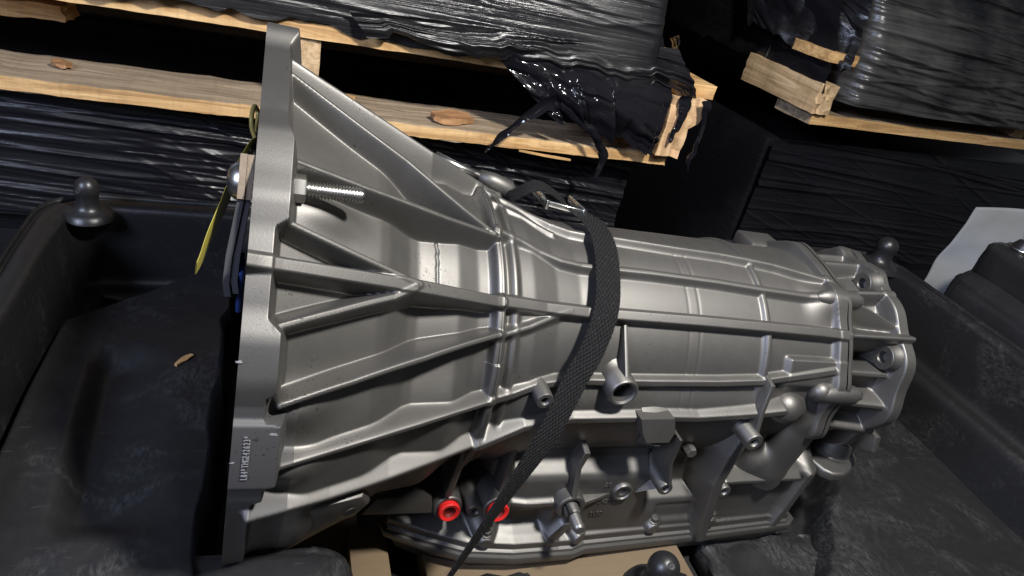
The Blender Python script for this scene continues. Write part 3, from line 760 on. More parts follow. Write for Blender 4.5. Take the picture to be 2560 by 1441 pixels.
def case_field(X, T):
    """radius of the casting at x (m) and angle T (deg)"""
    r = np.interp(X, PX, PR)
    # wide panel in the lower bell: local soft bulges behind the pads
    for tx, tt, a, sx, st in ((0.034, 15.0, 0.008, 0.020, 4.0), (0.034, 3.0, 0.008, 0.020, 3.6), (0.045, 53.5, 0.006, 0.022, 3.5)):
        r = r + a * np.exp(-((X - tx) / sx) ** 2 - ((T - tt) / st) ** 2)
    r = r + 0.0085 * sstep(13.0, -4.0, T) * sstep(0.185, 0.235, X) * sstep(0.478, 0.452, X)
    r = r + 0.0118 * sstep(24.0, 1.0, T) * sstep(0.185, 0.14, X) * sstep(0.015, 0.05, X)
    # faint parting seams on the round case
    for sx, a in ((0.3745, 0.0003), (0.3635, 0.0002)):
        r = r - a * np.exp(-((X - sx) / 0.0014) ** 2) * (T > -5)
    r = r - 0.0016 * np.exp(-((X - 0.1285 - 0.0006 * vnoise(T * 0.5, T * 0 + 1, 6)) / 0.0007) ** 2) * sstep(41, 43, T) * sstep(88, 80, T)
    r = r + 0.0002 * sstep(0.3635, 0.3745, X)
    # raised pad beside the end flange
    pad = sstep(0.468, 0.474, X) * sstep(28.0, 25.5, T) * sstep(8, 14, T)
    r = r + 0.006 * pad
    r = r + 0.012 * sstep(0.49, 0.53, X) * np.exp(-((T - 58) / 9) ** 2)
    rib = np.full_like(r, -1.0)
    def add(pts, crest, hw, slope, k, e=0.0012):
        nonlocal r
        P = np.array(pts, float); px = P[:, 0] / 1000; pt = P[:, 1]
        x0, x1 = px.min() - 0.03, px.max() + 0.03
        ii = (X[:, 0] >= x0) & (X[:, 0] <= x1); jj = (T[0] >= pt.min() - 16) & (T[0] <= pt.max() + 16)
        if not ii.any() or not jj.any(): return
        xs = X[np.ix_(ii, jj)]; ts = T[np.ix_(ii, jj)]
        rr = np.interp(xs, PX, PR) + 0.008
        D = np.full(xs.shape, 9.0); CR = np.zeros(xs.shape)
        for a in range(len(px) - 1):
            ex = px[a + 1] - px[a]; ey = np.radians(pt[a + 1] - pt[a]) * rr
            qx = xs - px[a]; qy = np.radians(ts - pt[a]) * rr
            t = np.clip((qx * ex + qy * ey) / (ex * ex + ey * ey + 1e-12), 0, 1)
            d = np.hypot(qx - t * ex, qy - t * ey)
            m = d < D
            D = np.where(m, d, D); CR = np.where(m, crest(px[a] + t * ex), CR)
        dd = np.maximum(D - hw, 0)
        prof = CR - slope * (np.sqrt(dd * dd + e * e) - e)
        r[np.ix_(ii, jj)] = smax(r[np.ix_(ii, jj)], prof, k)
    env = lambda x: ENV(x)
    add(RIBS['A'], env, 0.0020, 4.0, 0.007)
    for n_ in 'BCDG': add(RIBS[n_], env, 0.0011, 4.6, 0.0055)
    add(RIBS['H'], env, 0.0011, 4.6, 0.0055); add(RIBS['I'], env, 0.0011, 4.6, 0.0055)
    add(RIBS['F'], env, 0.0014, 4.6, 0.005)
    add(RIBS['E'], lambda x: ENV(x) + 0.0008, 0.0034, 6.0, 0.004)
    cyl = lambda h: (lambda x: np.interp(x, PX, PR) + h)
    add(RIBS['A1'], lambda x: np.interp(x, [.18, .22, .26, .5, .54], [.128, .1165, .1105, .1105, .113]), 0.0016, 2.2, 0.005)
    add(RIBS['B1'], lambda x: np.interp(x, [.18, .22, .26, .5, .54], [.130, .1165, .1105, .1095, .117]), 0.0014, 2.2, 0.006)
    add(RIBS['K'], lambda x: np.interp(x, [.18, .24], [.127, .110]), 0.0012, 2.0, 0.006)
    add(RIBS['E1'], lambda x: np.interp(x, [.18, .22, .26, .54], [.133, .1205, .1135, .1135]), 0.0036, 4.0, 0.004)
    add(RIBS['G2'], lambda x: np.interp(x, [.18, .243], [.129, .112]), 0.0010, 2.4, 0.006)
    add(RIBS['L1'], lambda x: np.interp(x, [.18, .22, .26, .47, .515], [.131, .119, .1110, .1110, .1120]), 0.0022, 3.0, 0.004)
    add(RIBS['M1'], lambda x: np.interp(x, [.18, .22, .26, .47], [.136, .128, .1195, .1190]), 0.0022, 3.2, 0.004)
    # collar round the neck, and the thin ring near the tail
    ring = lambda xc, rc, hw, sl, e=0.001: rc - sl * (np.sqrt(np.maximum(np.abs(X - xc) - hw, 0) ** 2 + e * e) - e)
    r = smax(r, ring(0.1795, np.where(T < 20, 0.1305, 0.1290), 0.0022, 3.0), 0.006)
    r = smax(r, ring(0.1935, 0.1225, 0.0010, 2.0), 0.006)
    r = smax(r, ring(0.4465, np.where(T < 41, 0.1088, 0.1068), 0.0016, 2.2), 0.003)
    # end flange lip, wavy round its bolt bosses
    ef = 0.1115 + 0.007 * np.exp(-((T - 58) / 8) ** 2) + 0.006 * np.exp(-((T - 12) / 9) ** 2) + 0.008 * np.exp(-((T + 14) / 7) ** 2) + 0.004 * np.exp(-((T - 100) / 9) ** 2)
    wob = 0.527 - 0.004 * np.exp(-((T - 58) / 8) ** 2)
    r = smax(r, ef - 3.0 * (np.maximum(wob - X, 0)), 0.006)
    # mounting flange: thickness and rim radius follow the bolt pads
    tf = np.interp(T, [-60, -1.5, -.5, 3.3, 3.9, 15.4, 15.9, 16.6, 19.4, 20.4, 30, 32, 46.3, 47.6, 62, 65.5, 96.5, 98.5, 130],
                   [13, 13, 19, 19, 25, 25, 15.5, 15.5, 15.5, 21, 20.5, 13.2, 13.2, 20, 20.5, 16.5, 16.5, 22, 22]) / 1000
    rf = smi(T, [-60, -8.0, 0.0, 3.0, 3.8, 15.4, 16.0, 18, 22, 29, 33, 38, 42, 46, 51, 56, 61, 64, 69, 92, 96, 99, 116, 119, 130],
                   [197, 197, 206, 208, 210.5, 210.5, 207, 208, 213, 213, 208, 208, 208, 208, 213, 212, 213.5, 214, 208, 209, 212, 226, 226, 210, 208], np.where(T < 20, 0.3, 1.1)) / 1000
    fl = rf - 7.0 * (np.sqrt(np.maximum(X - tf, 0) ** 2 + 1e-6) - 1e-3)
    r = np.where(X < 0.075, smax(r, fl, 0.006), r)
    # cast unevenness
    return r

def polar_mesh(name, xs, ts, ia, ib, matl):
    X, T = np.meshgrid(xs, ts, indexing='ij')
    r = case_field(X, T)
    a = np.radians(T)
    P = np.stack([X, -r * np.cos(a), r * np.sin(a)], -1)
    nrm = -grid_normals(P)
    return P, nrm

# bell part
fine_b = np.concatenate([np.arange(-70, 118, 0.27), np.arange(118, 290.5, 3.0)])
xb = np.concatenate([np.arange(0.0, 0.012, 0.0012), np.arange(0.012, 0.032, 0.0005), np.arange(0.032, 0.1800001, 0.0009)])
Pb, Nb = polar_mesh('bell', xb, fine_b, 0, 0, None)
i0 = int(np.argmin(abs(xb - 0.036)))
nvb = len(fine_b)
def sub(P, Nn, a, b, name, matl, parent):
    q = P[a:b]; n = Nn[a:b]
    return quads_obj(name, q.reshape(-1, 3), grid_quads(b - a, P.shape[1], True), matl, parent, n.reshape(-1, 3))
fl_o = sub(Pb, Nb, 0, i0 + 1, 'mounting_flange', M_paint, GB)
fl_o.data.materials.append(M_mach)
mi = np.zeros((i0, nvb - 1), np.int32); mi[:, fine_b[:-1] < 18.2] = 1
mi[:, fine_b[:-1] > 200] = 1
fl_o.data.polygons.foreach_set('material_index', mi.ravel())
bell_o = sub(Pb, Nb, i0, len(xb), 'bell_housing', M_paint, GB)
# front face ring of the flange
ri = np.stack([np.zeros(nvb), -0.17 * np.cos(np.radians(fine_b)), 0.17 * np.sin(np.radians(fine_b))], -1)
rp = np.stack([Pb[0], ri], 0); rp[1, :, 0] = 0.0
quads_obj('flange_face', rp.reshape(-1, 3), grid_quads(2, nvb), M_mach, GB)
# round case
fine_c = np.concatenate([np.arange(-45, 125, 0.40), np.arange(125, 315.5, 3.0)])
xc = np.arange(0.180, 0.5371, 0.0009)
Pc, Nc = polar_mesh('case', xc, fine_c, 0, 0, None)
case_o = sub(Pc, Nc, 0, len(xc), 'round_case', M_paint, GB)

# ------------------------------------------------ side case (valve body wall) as planar relief
xs = np.arange(0.138, 0.592, 0.0010); zs = np.arange(-0.176, 0.012, 0.0010)
X, Z = np.meshgrid(xs, zs, indexing='ij')
fw = np.interp(X, [.13, .185, .20, .235, .25, .32, .45, .60], [.020, .030, .050, .098, .101, .100, .096, .088])
f = fw.copy()
def prof_z(z, pts):
    a = np.array(pts); return np.interp(z, a[::-1, 0], a[::-1, 1])
left = prof_z(Z, [(0.012, -0.004), (-0.020, -0.006), (-0.034, -0.013), (-0.046, -0.011), (-0.054, -0.002), (-0.060, -0.003), (-0.068, -0.010), (-0.078, -0.009), (-0.086, 0.004), (-0.092, 0.007), (-0.13, 0.007), (-0.155, 0.006), (-0.176, 0.006)])
midp = prof_z(Z, [(0.012, -0.004), (-0.020, -0.006), (-0.034, -0.014), (-0.09, -0.017), (-0.118, -0.014), (-0.126, 0.002), (-0.14, 0.006), (-0.176, 0.006)])
rgt = prof_z(Z, [(0.012, -0.02), (-0.05, -0.03), (-0.088, -0.018), (-0.094, 0.007), (-0.100, 0.009), (-0.105, 0.004), (-0.15, 0.003), (-0.176, 0.006)])
w1 = sstep(0.372, 0.384, X + 0.12 * (Z + 0.08)); w2 = sstep(0.445, 0.458, X)
f += left * (1 - w1) + midp * w1 * (1 - w2) + rgt * w2
k = np.exp(-np.linspace(-2, 2, 9) ** 2); k /= k.sum()
f = np.apply_along_axis(lambda a: np.convolve(np.pad(a, 4, mode='edge'), k, 'valid'), 1, f)
def relief(pts, hgt, hw, slope, kk):
    global f
    D = np.full(X.shape, 9.0); HH = np.zeros(X.shape)
    P = np.array(pts, float) / 1000
    for a in range(len(P) - 1):
        e = P[a + 1] - P[a]; qx = X - P[a, 0]; qz = Z - P[a, 1]
        t = np.clip((qx * e[0] + qz * e[1]) / (e @ e), 0, 1); d = np.hypot(qx - t * e[0], qz - t * e[1])
        D = np.where(d < D, d, D)
    prof = fw + hgt - slope * np.maximum(D - hw, 0)
    f = smax(f, prof, kk)
relief([(238, -117), (284, -116)], 0.012, 0.0025, 2.5, 0.006)
relief([(298, -146), (289, -160), (292, -172)], 0.014, 0.005, 1.8, 0.006)
relief([(452, -28), (448, -60), (447, -95), (456, -140), (462, -172)], 0.019, 0.0055, 2.6, 0.004)       # upright web to the rail
relief([(462, -98), (560, -100)], 0.014, 0.0022, 3.0, 0.004)
relief([(577, -100), (571, -150), (566, -172)], 0.012, 0.004, 1.6, 0.008)
relief([(150, -60), (165, -120)], 0.010, 0.012, 1.2, 0.01)
# pockets low on the wall
def pocket(x0, x1, z0_, z1_, d, s=0.006):
    global f
    f = f - d * sstep(x0, x0 + s, X) * sstep(x1, x1 - s, X) * sstep(z0_, z0_ + s, Z) * sstep(z1_, z1_ - s, Z)
pocket(0.205, 0.285, -0.160, -0.126, 0.010, 0.010)
pocket(0.395, 0.450, -0.158, -0.130, 0.004, 0.008)
# gasket rail, two steps
rail = np.interp(X, [.138, .171, .206, .251, .312, .326, .467, .60], [.083, .100, .114, .119, .118, .113, .106, .097])
f = smax(f, rail - 0.003 - 2.2 * np.maximum(Z + 0.163, 0), 0.004)
f = smax(f, rail - 6 * np.maximum(Z + 0.1705, 0), 0.002)
# rail bolt ears
for bx in (0.222, 0.316, 0.402, 0.474):
    f = smax(f, rail + 0.001 - 2.0 * np.maximum(np.hypot((X - bx), (Z + 0.160)) - 0.0055, 0), 0.005)
# wall ends tuck inward so it closes on the casing
f -= 0.06 * sstep(0.586, 0.592, X) ** 2
P = np.stack([X, -f, Z], -1)
nn_ = grid_normals(P)
quads_obj('side_case', P.reshape(-1, 3), grid_quads(len(xs), len(zs)), M_paint_dk, GB, nn_.reshape(-1, 3))
box('case_core', (0.20, -0.040, -0.172), (0.588, 0.085, -0.01), M_paint_dk, GB, 0.004)

# ------------------------------------------------ oil pan
po = [(131, -66), (136, -84), (171, -104), (206, -118), (251, -123.5), (312, -122.5), (327, -117.5), (467, -110), (590, -101), (603, -92), (603, 95), (590, 103), (171, 103), (140, 85), (131, 60)]
bm = bmesh.new()
def pl(z, ins):
    c = Vector((0.36, 0, 0)); out = []
    for x, y in po:
        p = Vector((x / 1000, y / 1000, z)); d = Vector((c.x - p.x, c.y - p.y, 0)).normalized(); out.append(bm.verts.new(p + d * ins))
    return out
rings = [pl(-0.1745, 0.030), pl(-0.1745, 0.001), pl(-0.176, 0.0), pl(-0.181, 0.0), pl(-0.183, 0.0015), pl(-0.184, 0.006), pl(-0.192, 0.011), pl(-0.203, 0.016), pl(-0.205, 0.030)]
for A, B in zip(rings, rings[1:]):
    for i in range(len(A)):
        j = (i + 1) % len(A); bm.faces.new((A[i], A[j], B[j], B[i]))
bm.faces.new(rings[-1])
pan = from_bm('oil_pan', bm, M_paint_dk, GB, angle=50)
def hexbolt(name, loc, axis, R, parent, matl, flange=1.6, h=0.006):
    b = lathe(name, [(R * flange, 0), (R * flange, 0.0015), (R * 1.15, 0.0022), (R * 1.15, 0.0025)], loc, axis, matl, parent, 20)
    lathe('head', [(R, 0.001), (R, h - 0.001), (R * 0.88, h), (R * 0.5, h), (R * 0.45, h - 0.0012), (0, h - 0.0012)], loc, axis, matl, b, 6)
    return b
for bx in (0.222, 0.316, 0.402, 0.474):
    ry = -float(np.interp(bx, [.138, .171, .206, .251, .312, .326, .467, .60], [.083, .100, .114, .119, .118, .113, .106, .097]))
    hexbolt('pan_bolt', (bx, ry + 0.0055, -0.1535), (0, -0.15, 1), 0.0040, GB, M_paint_dk, 1.4, 0.005)
hexbolt('pan_bolt', (0.143, -0.072, -0.172), (0, 0, 1), 0.0055, GB, M_paint_dk, 1.5, 0.012)

# ------------------------------------------------ bosses on the side, all pointing out of the wall
def boss(loc, R, L, hole=0.4, parent=GB, matl=M_paint, axis=(0, -1, 0), hd=0.012, flare=1.6, name='boss'):
    pf = [(R * flare, -0.006), (R * (1 + (flare - 1) * .35), 0.002), (R * 1.04, 0.007), (R, L - 0.0012), (R * 0.92, L), (R * (hole + .12), L), (R * hole, L - 0.0015), (R * hole, L - hd), (0, L - hd)]
    b = lathe(name, pf, loc, axis, matl, parent, 26, 40)
    return b
boss((0.2235, -0.104, 0.0182), 0.0072, 0.026)                       # small boss on the long rib
b2 = boss((0.2960, -0.097, 0.0210), 0.0132, 0.0245, 0.70, hd=0.018, flare=1.7)   # open port
def fin(name, pts, th, parent, d=(1, 0, 0), matl=M_paint, bev=0.0008):
    return prism(name, pts, Vector(d).normalized() * th, matl, parent, bev)
fin('fin', [(0.2960, -0.094, 0.030), (0.2960, -0.117, 0.0345), (0.2965, -0.0875, 0.066), (0.2965, -0.082, 0.062)], 0.0035, GB)
fin('fin', [(0.2945, -0.10, 0.010), (0.2945, -0.118, 0.010), (0.2915, -0.100, -0.006)], 0.005, GB)
# angular pad hanging on the lower rib
bm = bmesh.new()
pts0 = [(0.319, -0.003), (0.352, -0.002), (0.355, -0.014), (0.353, -0.025), (0.331, -0.026), (0.323, -0.015)]
A = [bm.verts.new((x, -0.095, z)) for x, z in pts0]; B = [bm.verts.new((x + 0.001, -0.129 + 0.004 * (q in (0, 1)), z)) for q, (x, z) in enumerate(pts0)]
bm.faces.new(A[::-1]); bm.faces.new(B)
for i in range(6):
    j = (i + 1) % 6; bm.faces.new((A[i], A[j], B[j], B[i]))
from_bm('square_pad', bm, M_paint, GB, bevel=0.0012)
lathe('pad_ring', [(0.013, 0.0), (0.013, 0.0016), (0.0, 0.0026)], (0.3385, -0.113, -0.0035), (0, -0.5, 0.9), M_paint, GB, 26)
fin('fin', [(0.345, -0.095, -0.030), (0.345, -0.128, -0.030), (0.347, -0.094, -0.056)], 0.007, GB)
fin('fin', [(0.3635, -0.090, -0.020), (0.3635, -0.132, -0.020), (0.374, -0.122, -0.058), (0.381, -0.126, -0.082), (0.384, -0.085, -0.088), (0.372, -0.080, -0.050)], 0.0035, GB)
b4 = boss((0.3795, -0.090, -0.088), 0.0074, 0.034)
fin('fin', [(0.375, -0.088, -0.092), (0.378, -0.118, -0.092), (0.352, -0.096, -0.125)], 0.004, GB, (0.8, 0, 0.6))
# boss under the tail ring with its gusset and strut
boss((0.4420, -0.088, -0.022), 0.0090, 0.045)
fin('fin', [(0.4485, -0.098, 0.034), (0.449, -0.116, 0.030), (0.446, -0.122, 0.004), (0.446, -0.128, -0.018), (0.446, -0.088, -0.026)], 0.0045, GB)
boss((0.4600, -0.088, -0.105), 0.0074, 0.026)
# sensor plug
sp_ = lathe('sensor_plug', [(0.0125, -0.004), (0.0125, 0.016), (0.0115, 0.018), (0.0070, 0.018), (0.0070, 0.022)], (0.404, -0.078, -0.058), (0, -1, 0), M_steel, GB, 26)
lathe('hex', [(0.0058, 0.020), (0.0058, 0.029), (0.0050, 0.031), (0, 0.031)], (0.404, -0.078, -0.058), (0, -1, 0), M_steel, sp_, 6)
# selector shaft
boss((0.2915, -0.100, -0.113), 0.0140, 0.020, 0.62, hd=0.010, flare=1.35)
sh = lathe('selector_shaft', [(0.0072, 0.0), (0.0072, 0.024), (0.0066, 0.026), (0.0052, 0.0262)] + [q for i in range(7) for q in ((0.0056, 0.027 + i * 0.002), (0.0048, 0.028 + i * 0.002))] + [(0.0044, 0.042), (0, 0.042)],
      (0.2915, -0.102, -0.113), (0, -1, -0.05), M_steel, GB, 20)
box('shaft_flat', (0.2850, -0.1295, -0.1175), (0.2885, -0.117, -0.108), M_dark, sh)
fin('fin', [(0.2905, -0.092, -0.048), (0.2905, -0.114, -0.052), (0.2905, -0.110, -0.075), (0.2905, -0.120, -0.100), (0.2905, -0.098, -0.104)], 0.006, GB)
fin('fin', [(0.302, -0.100, -0.112), (0.302, -0.118, -0.113), (0.338, -0.106, -0.112), (0.338, -0.100, -0.112)], 0.005, GB, (0, 0, 1))
lathe('threaded_plug', [(0.0105, -0.003), (0.0105, 0.002), (0.0095, 0.0035), (0.0078, 0.0035), (0.0072, 0.002), (0.0045, 0.002), (0.0045, -0.003), (0, -0.003)], (0.3475, -0.1065, -0.107), (0, -1, 0), M_paint_dk, GB, 24)
# cooler ports with red caps
def port(x, y, z, parent):
    lathe('cooler_port', [(0.019, -0.03), (0.0145, -0.004), (0.0130, 0.010), (0.0120, 0.011), (0.0100, 0.011), (0.0100, 0.0), (0, 0.0)], (x, y, z), (0.05, -1, 0.10), M_paint_dk, parent, 28)
    c = lathe('red_cap', [(0.0090, 0.006), (0.0090, 0.012), (0.0098, 0.0125), (0.0098, 0.0155), (0.0086, 0.0165), (0.0058, 0.0155), (0.0048, 0.004), (0, 0.003)], (x, y, z), (0.05, -1, 0.10), M_red, parent, 28)
    lathe('cap_bore_shade', [(0.0056, 0.0156), (0.0046, 0.0125), (0, 0.0125)], (x, y, z), (0.05, -1, 0.10), M_redk, c, 20)  # bore shading put in as a dark red insert
    return c
port(0.1790, -0.098, -0.122, GB); port(0.2215, -0.104, -0.118, GB)
boss((0.2030, -0.092, -0.120), 0.0075, 0.022, 0.35, matl=M_paint_dk)
fin('web', [(0.176, -0.085, -0.030), (0.176, -0.122, -0.022), (0.176, -0.110, -0.105), (0.176, -0.085, -0.110)], 0.007, GB, matl=M_paint_dk, bev=0.002)
fin('web', [(0.2255, -0.085, -0.050), (0.2255, -0.105, -0.048), (0.2255, -0.108, -0.108), (0.2255, -0.085, -0.110)], 0.006, GB, matl=M_paint_dk, bev=0.002)
# lower web from the bell to the case
fin('web', [(0.105, -0.105, -0.127), (0.115, -0.105, -0.108), (0.135, -0.105, -0.107), (0.147, -0.105, -0.096), (0.163, -0.105, -0.109), (0.167, -0.105, -0.127)], 0.006, GB, (0, 1, 0), matl=M_paint_dk, bev=0.002)
# ear with hole under the lowest bell rib
def surf(x, th, r):
    t = math.radians(th); return Vector((x, -r * math.cos(t), r * math.sin(t)))
ear = prism('ear', [surf(0.050, -12, 0.180), surf(0.072, -11, 0.176), surf(0.088, -12, 0.170), surf(0.096, -18, 0.166), surf(0.090, -26, 0.166), surf(0.060, -25, 0.177)], surf(0, -17, 0.010), M_paint_dk, GB, 0.003)
lathe('ear_hole_shade', [(0.0048, 0.0), (0.0048, 0.0006), (0, 0.0006)], surf(0.081, -17, 0.1775), surf(0.34, -17, 1.0), M_dark, ear, 18)  # dark disc painted for the shade in the ear hole

# ------------------------------------------------ elbow casting at the tail end
lo = np.array([0.462, -0.155, -0.115]); step = 0.0015; hi = np.array([0.575, -0.045, 0.048])
ax_ = [np.arange(lo[q], hi[q], step) for q in range(3)]
G = np.stack(np.meshgrid(*ax_, indexing='ij'), -1)
def arm(a, b, r0, r1, ox):
    a = np.array(a); b = np.array(b); o = np.array([ox, 0, 0])
    return smin(smin(sd_caps(G, a - o, b - o, r0, r1), sd_caps(G, a + o, b + o, r0, r1), 0.010), sd_caps(G, a, b, r0, r1), 0.008)
el = smin(arm((0.521, -0.088, 0.016), (0.532, -0.096, -0.022), 0.0105, 0.0125, 0.008), arm((0.532, -0.096, -0.022), (0.524, -0.090, -0.090), 0.0125, 0.0140, 0.008), 0.006)
el = smin(el, sd_caps(G, (0.522, -0.088, 0.014), (0.520, -0.076, 0.030), 0.012, 0.009), 0.008)
el = smin(el, sd_caps(G, (0.532, -0.092, 0.012), (0.552, -0.090, -0.012), 0.010, 0.008), 0.010)
el = smin(el, sd_caps(G, (0.487, -0.103, -0.003), (0.494, -0.096, -0.004), 0.0165), 0.004)
el = smin(el, sd_caps(G, (0.500, -0.094, -0.006), (0.525, -0.090, -0.010), 0.0140), 0.008)
el = smin(el, sd_caps(G, (0.492, -0.084, -0.030), (0.492, -0.084, -0.090), 0.011), 0.008)
el = smin(el, sd_caps(G, (0.500, -0.090, -0.084), (0.526, -0.086, -0.108), 0.014, 0.020), 0.012)
el = smin(el, sd_caps(G, (0.516, -0.106, 0.0185), (0.548, -0.100, 0.0165), 0.0105), 0.007)
el = smin(el, sd_caps(G, (0.466, -0.084, -0.099), (0.564, -0.084, -0.099), 0.008), 0.010)
surface_nets('elbow_casting', el, lo, step, M_paint, GB)

# ------------------------------------------------ tail housing
ft = np.concatenate([np.arange(-60, 125, 0.8), np.arange(125, 300.5, 3.0)])
xt = np.concatenate([np.arange(0.5375, 0.618, 0.0012)])
X, T = np.meshgrid(xt, ft, indexing='ij')
r = np.interp(X, [.537, .545, .575, .600, .62], [.097, .0915, .089, .093, .096])
for tc, wd_, dp in ((31, 7.5, 0.030), (52, 6.0, 0.004), (8, 6, 0.004)):
    r = r - dp * np.exp(-((T - tc) / wd_) ** 4) * sstep(0.537, 0.541, X) * sstep(0.603, 0.594, X)
for tc, hw, cr0, cr1 in ((39.5, 0.9, .1115, .117), (66.0, 1.2, .1, .108), (92, 2.0, .103, .106), (105, 2.0, .103, .106), (19, 1.6, .098, .103), (2.0, 1.4, .103, .112), (-18, 1.5, .1, .11)):
    cr = cr0 + (cr1 - cr0) * (X - .537) / .075
    d = np.radians(np.maximum(np.abs(T - tc) - hw, 0)) * 0.1
    r = smax(r, cr - 3.0 * d, 0.004)
# sloping web above the parting fin
d = np.radians(np.abs(T - (62 - 16 * (X - .545) / .06))) * 0.1
r = smax(r, 0.108 - 2.0 * np.maximum(d - 0.001, 0) - 0.0, 0.003)
# start lip against the case flange
lipr = 0.1125 + 0.0065 * np.exp(-((T - 58) / 8) ** 2) + 0.006 * np.exp(-((T - 12) / 9) ** 2) + 0.0075 * np.exp(-((T + 14) / 7) ** 2) + 0.004 * np.exp(-((T - 100) / 9) ** 2)
r = smax(r, lipr - 0.0006 - 6.0 * np.maximum(X - 0.5430, 0), 0.003)
# scalloped rear flange
rf = 0.1085 + 0.0075 * np.exp(-((T - 28) / 17) ** 2) + 0.009 * np.exp(-((T - 2) / 14) ** 2) + 0.0020 * np.cos(np.radians(T * 12 + 50)) + 0.004 * np.exp(-((T - 78) / 5) ** 2) + 0.006 * np.exp(-((T - 108) / 5) ** 2)
r = smax(r, rf - 6.0 * np.maximum(0.605 - X, 0), 0.003)
a = np.radians(T); P = np.stack([X, -r * np.cos(a), r * np.sin(a)], -1); nn_ = -grid_normals(P)
th_o = quads_obj('tail_housing', P.reshape(-1, 3), grid_quads(len(xt), len(ft), True), M_paint, GB, nn_.reshape(-1, 3))
cap = np.stack([P[-1], np.tile(np.array([[xt[-1], 0, 0]]), (len(ft), 1))], 0)
quads_obj('end_cover', cap.reshape(-1, 3), grid_quads(2, len(ft), True), M_mach, GB)
def tail_ear(x, th, rr, R, parent):
    a = math.radians(th); c = Vector((x, -rr * math.cos(a), rr * math.sin(a)))
    e = lathe('flange_ear', [(R * 1.25, -0.004), (R * 1.15, 0.002), (R, 0.006), (R, 0.010), (R * .95, 0.0105), (R * .5, 0.0105), (R * .45, 0.0095), (R * .45, -0.003), (0, -0.003)], c, (-1, 0, 0), M_paint, parent, 24)
    lathe('bolt_hole_shade', [(R * .42, 0.0), (0, 0.0004)], c, (-1, 0, 0), M_dark, e, 18)  # dark disc deepens the shade in the bolt hole by colour
    return e
tail_ear(0.604, 29.5, 0.1005, 0.0125, th_o); tail_ear(0.604, 76.5, 0.0990, 0.0115, th_o)
# long case bolts of the joint, seen side-on
for th, rr in ((58.5, 0.1095), (9.5, 0.1110)):
    a = math.radians(th); c = Vector((0.495, -rr * math.cos(a), rr * math.sin(a)))
    lathe('bolt_boss', [(0.0, 0.012), (0.003, 0.013), (0.0065, 0.018), (0.0085, 0.024), (0.0092, 0.034), (0.0092, 0.058), (0.0088, 0.060), (0, 0.060)], c, (1, 0, 0), M_paint, GB, 24)
    hexbolt('case_bolt', c + Vector((0.060, 0, 0)), (1, 0, 0), 0.0062, GB, M_paint, 1.25, 0.008)
# rail and ear along the far top of the tail
box('top_rail', (0.545, 0.012, 0.083), (0.655, 0.040, 0.094), M_paint, GB, 0.003)
box('top_rail', (0.545, -0.004, 0.078), (0.645, 0.010, 0.090), M_paint, GB, 0.003)
box('top_pad', (0.505, 0.050, 0.070), (0.550, 0.085, 0.0945), M_paint, GB, 0.004)
te = prism('top_ear', [(0.634, 0.030, 0.070), (0.634, 0.016, 0.100), (0.634, 0.036, 0.106), (0.634, 0.060, 0.100), (0.634, 0.062, 0.075)], (0.010, 0, 0), M_paint, GB, 0.002)
lathe('bolt_hole_shade', [(0.0045, 0.0), (0, 0.0004)], (0.6285, 0.036, 0.094), (-1, 0, 0), M_dark, te, 16)  # hole shown by a dark disc, its shade painted
# mount foot low at the tail
ft_pts = [(0.570, -0.020, -0.100), (0.596, -0.096, -0.100), (0.604, -0.103, -0.100), (0.618, -0.104, -0.100), (0.636, -0.096, -0.100), (0.648, -0.083, -0.100), (0.656, -0.066, -0.100), (0.664, -0.020, -0.100)]
mf = prism('mount_foot', ft_pts, (0, 0, 0.012), M_paint_dk, GB, 0.003, 3)
lathe('foot_boss', [(0.030, -0.002), (0.022, 0.004), (0.0195, 0.018), (0.018, 0.020), (0.008, 0.020), (0.0065, 0.018), (0.006, 0.010), (0, 0.010)], (0.634, -0.062, -0.094), (0, -0.1, 1), M_paint_dk, mf, 28)
prism('side_bracket', [(0.64, -0.062, -0.040), (0.64, -0.100, -0.045), (0.64, -0.104, -0.062), (0.64, -0.080, -0.075), (0.64, -0.05, -0.07)], (0.008, 0, 0), M_paint_dk, GB, 0.002)

# ------------------------------------------------ breather and hose fitting behind the neck
tube('hose_fitting', [(0.150, 0.072, 0.130), (0.172, 0.070, 0.1235), (0.200, 0.066, 0.1180)], [0.0045, 0.0042, 0.0042], M_zinc, GB, 14)
tube('hose_fitting', [(0.192, 0.066, 0.1195), (0.205, 0.064, 0.1165), (0.220, 0.063, 0.1120), (0.228, 0.063, 0.104)], [0.0062, 0.0085, 0.0095, 0.008], M_paint, GB, 14)

# ------------------------------------------------ retaining bar, bolt and nut at the flange
by, bz = -0.1095, 0.1610
bo = lathe('flange_bolt', [(0.0, -0.0150), (0.004, -0.0146), (0.008, -0.0130), (0.0105, -0.0105), (0.0115, -0.0082), (0.0, -0.0080)], (0, by, bz), (1, 0, 0), M_zinc, GB, 26)
thr = [(0.0049, 0.018), (0.0049, 0.0235)]
z_ = 0.0235
while z_ < 0.062:
    thr += [(0.0050, z_), (0.0050, z_ + 0.0004), (0.0039, z_ + 0.0011)]; z_ += 0.0020
thr += [(0.0046, 0.0632), (0.0038, 0.0645), (0, 0.0645)]
lathe('threaded_shank', thr, (0, by, bz), (1, 0, 0), M_zinc, bo, 22, 30)
lathe('nut_flange', [(0.0115, 0.0200), (0.0112, 0.0218), (0.0090, 0.0228), (0, 0.0228)], (0, by, bz), (1, 0, 0), M_zinc, bo, 26)
lathe('hex_nut', [(0.0088, 0.0222), (0.0088, 0.0285), (0.0080, 0.0297), (0.0050, 0.0297)], (0, by, bz), (1, 0, 0), M_zinc, bo, 6)
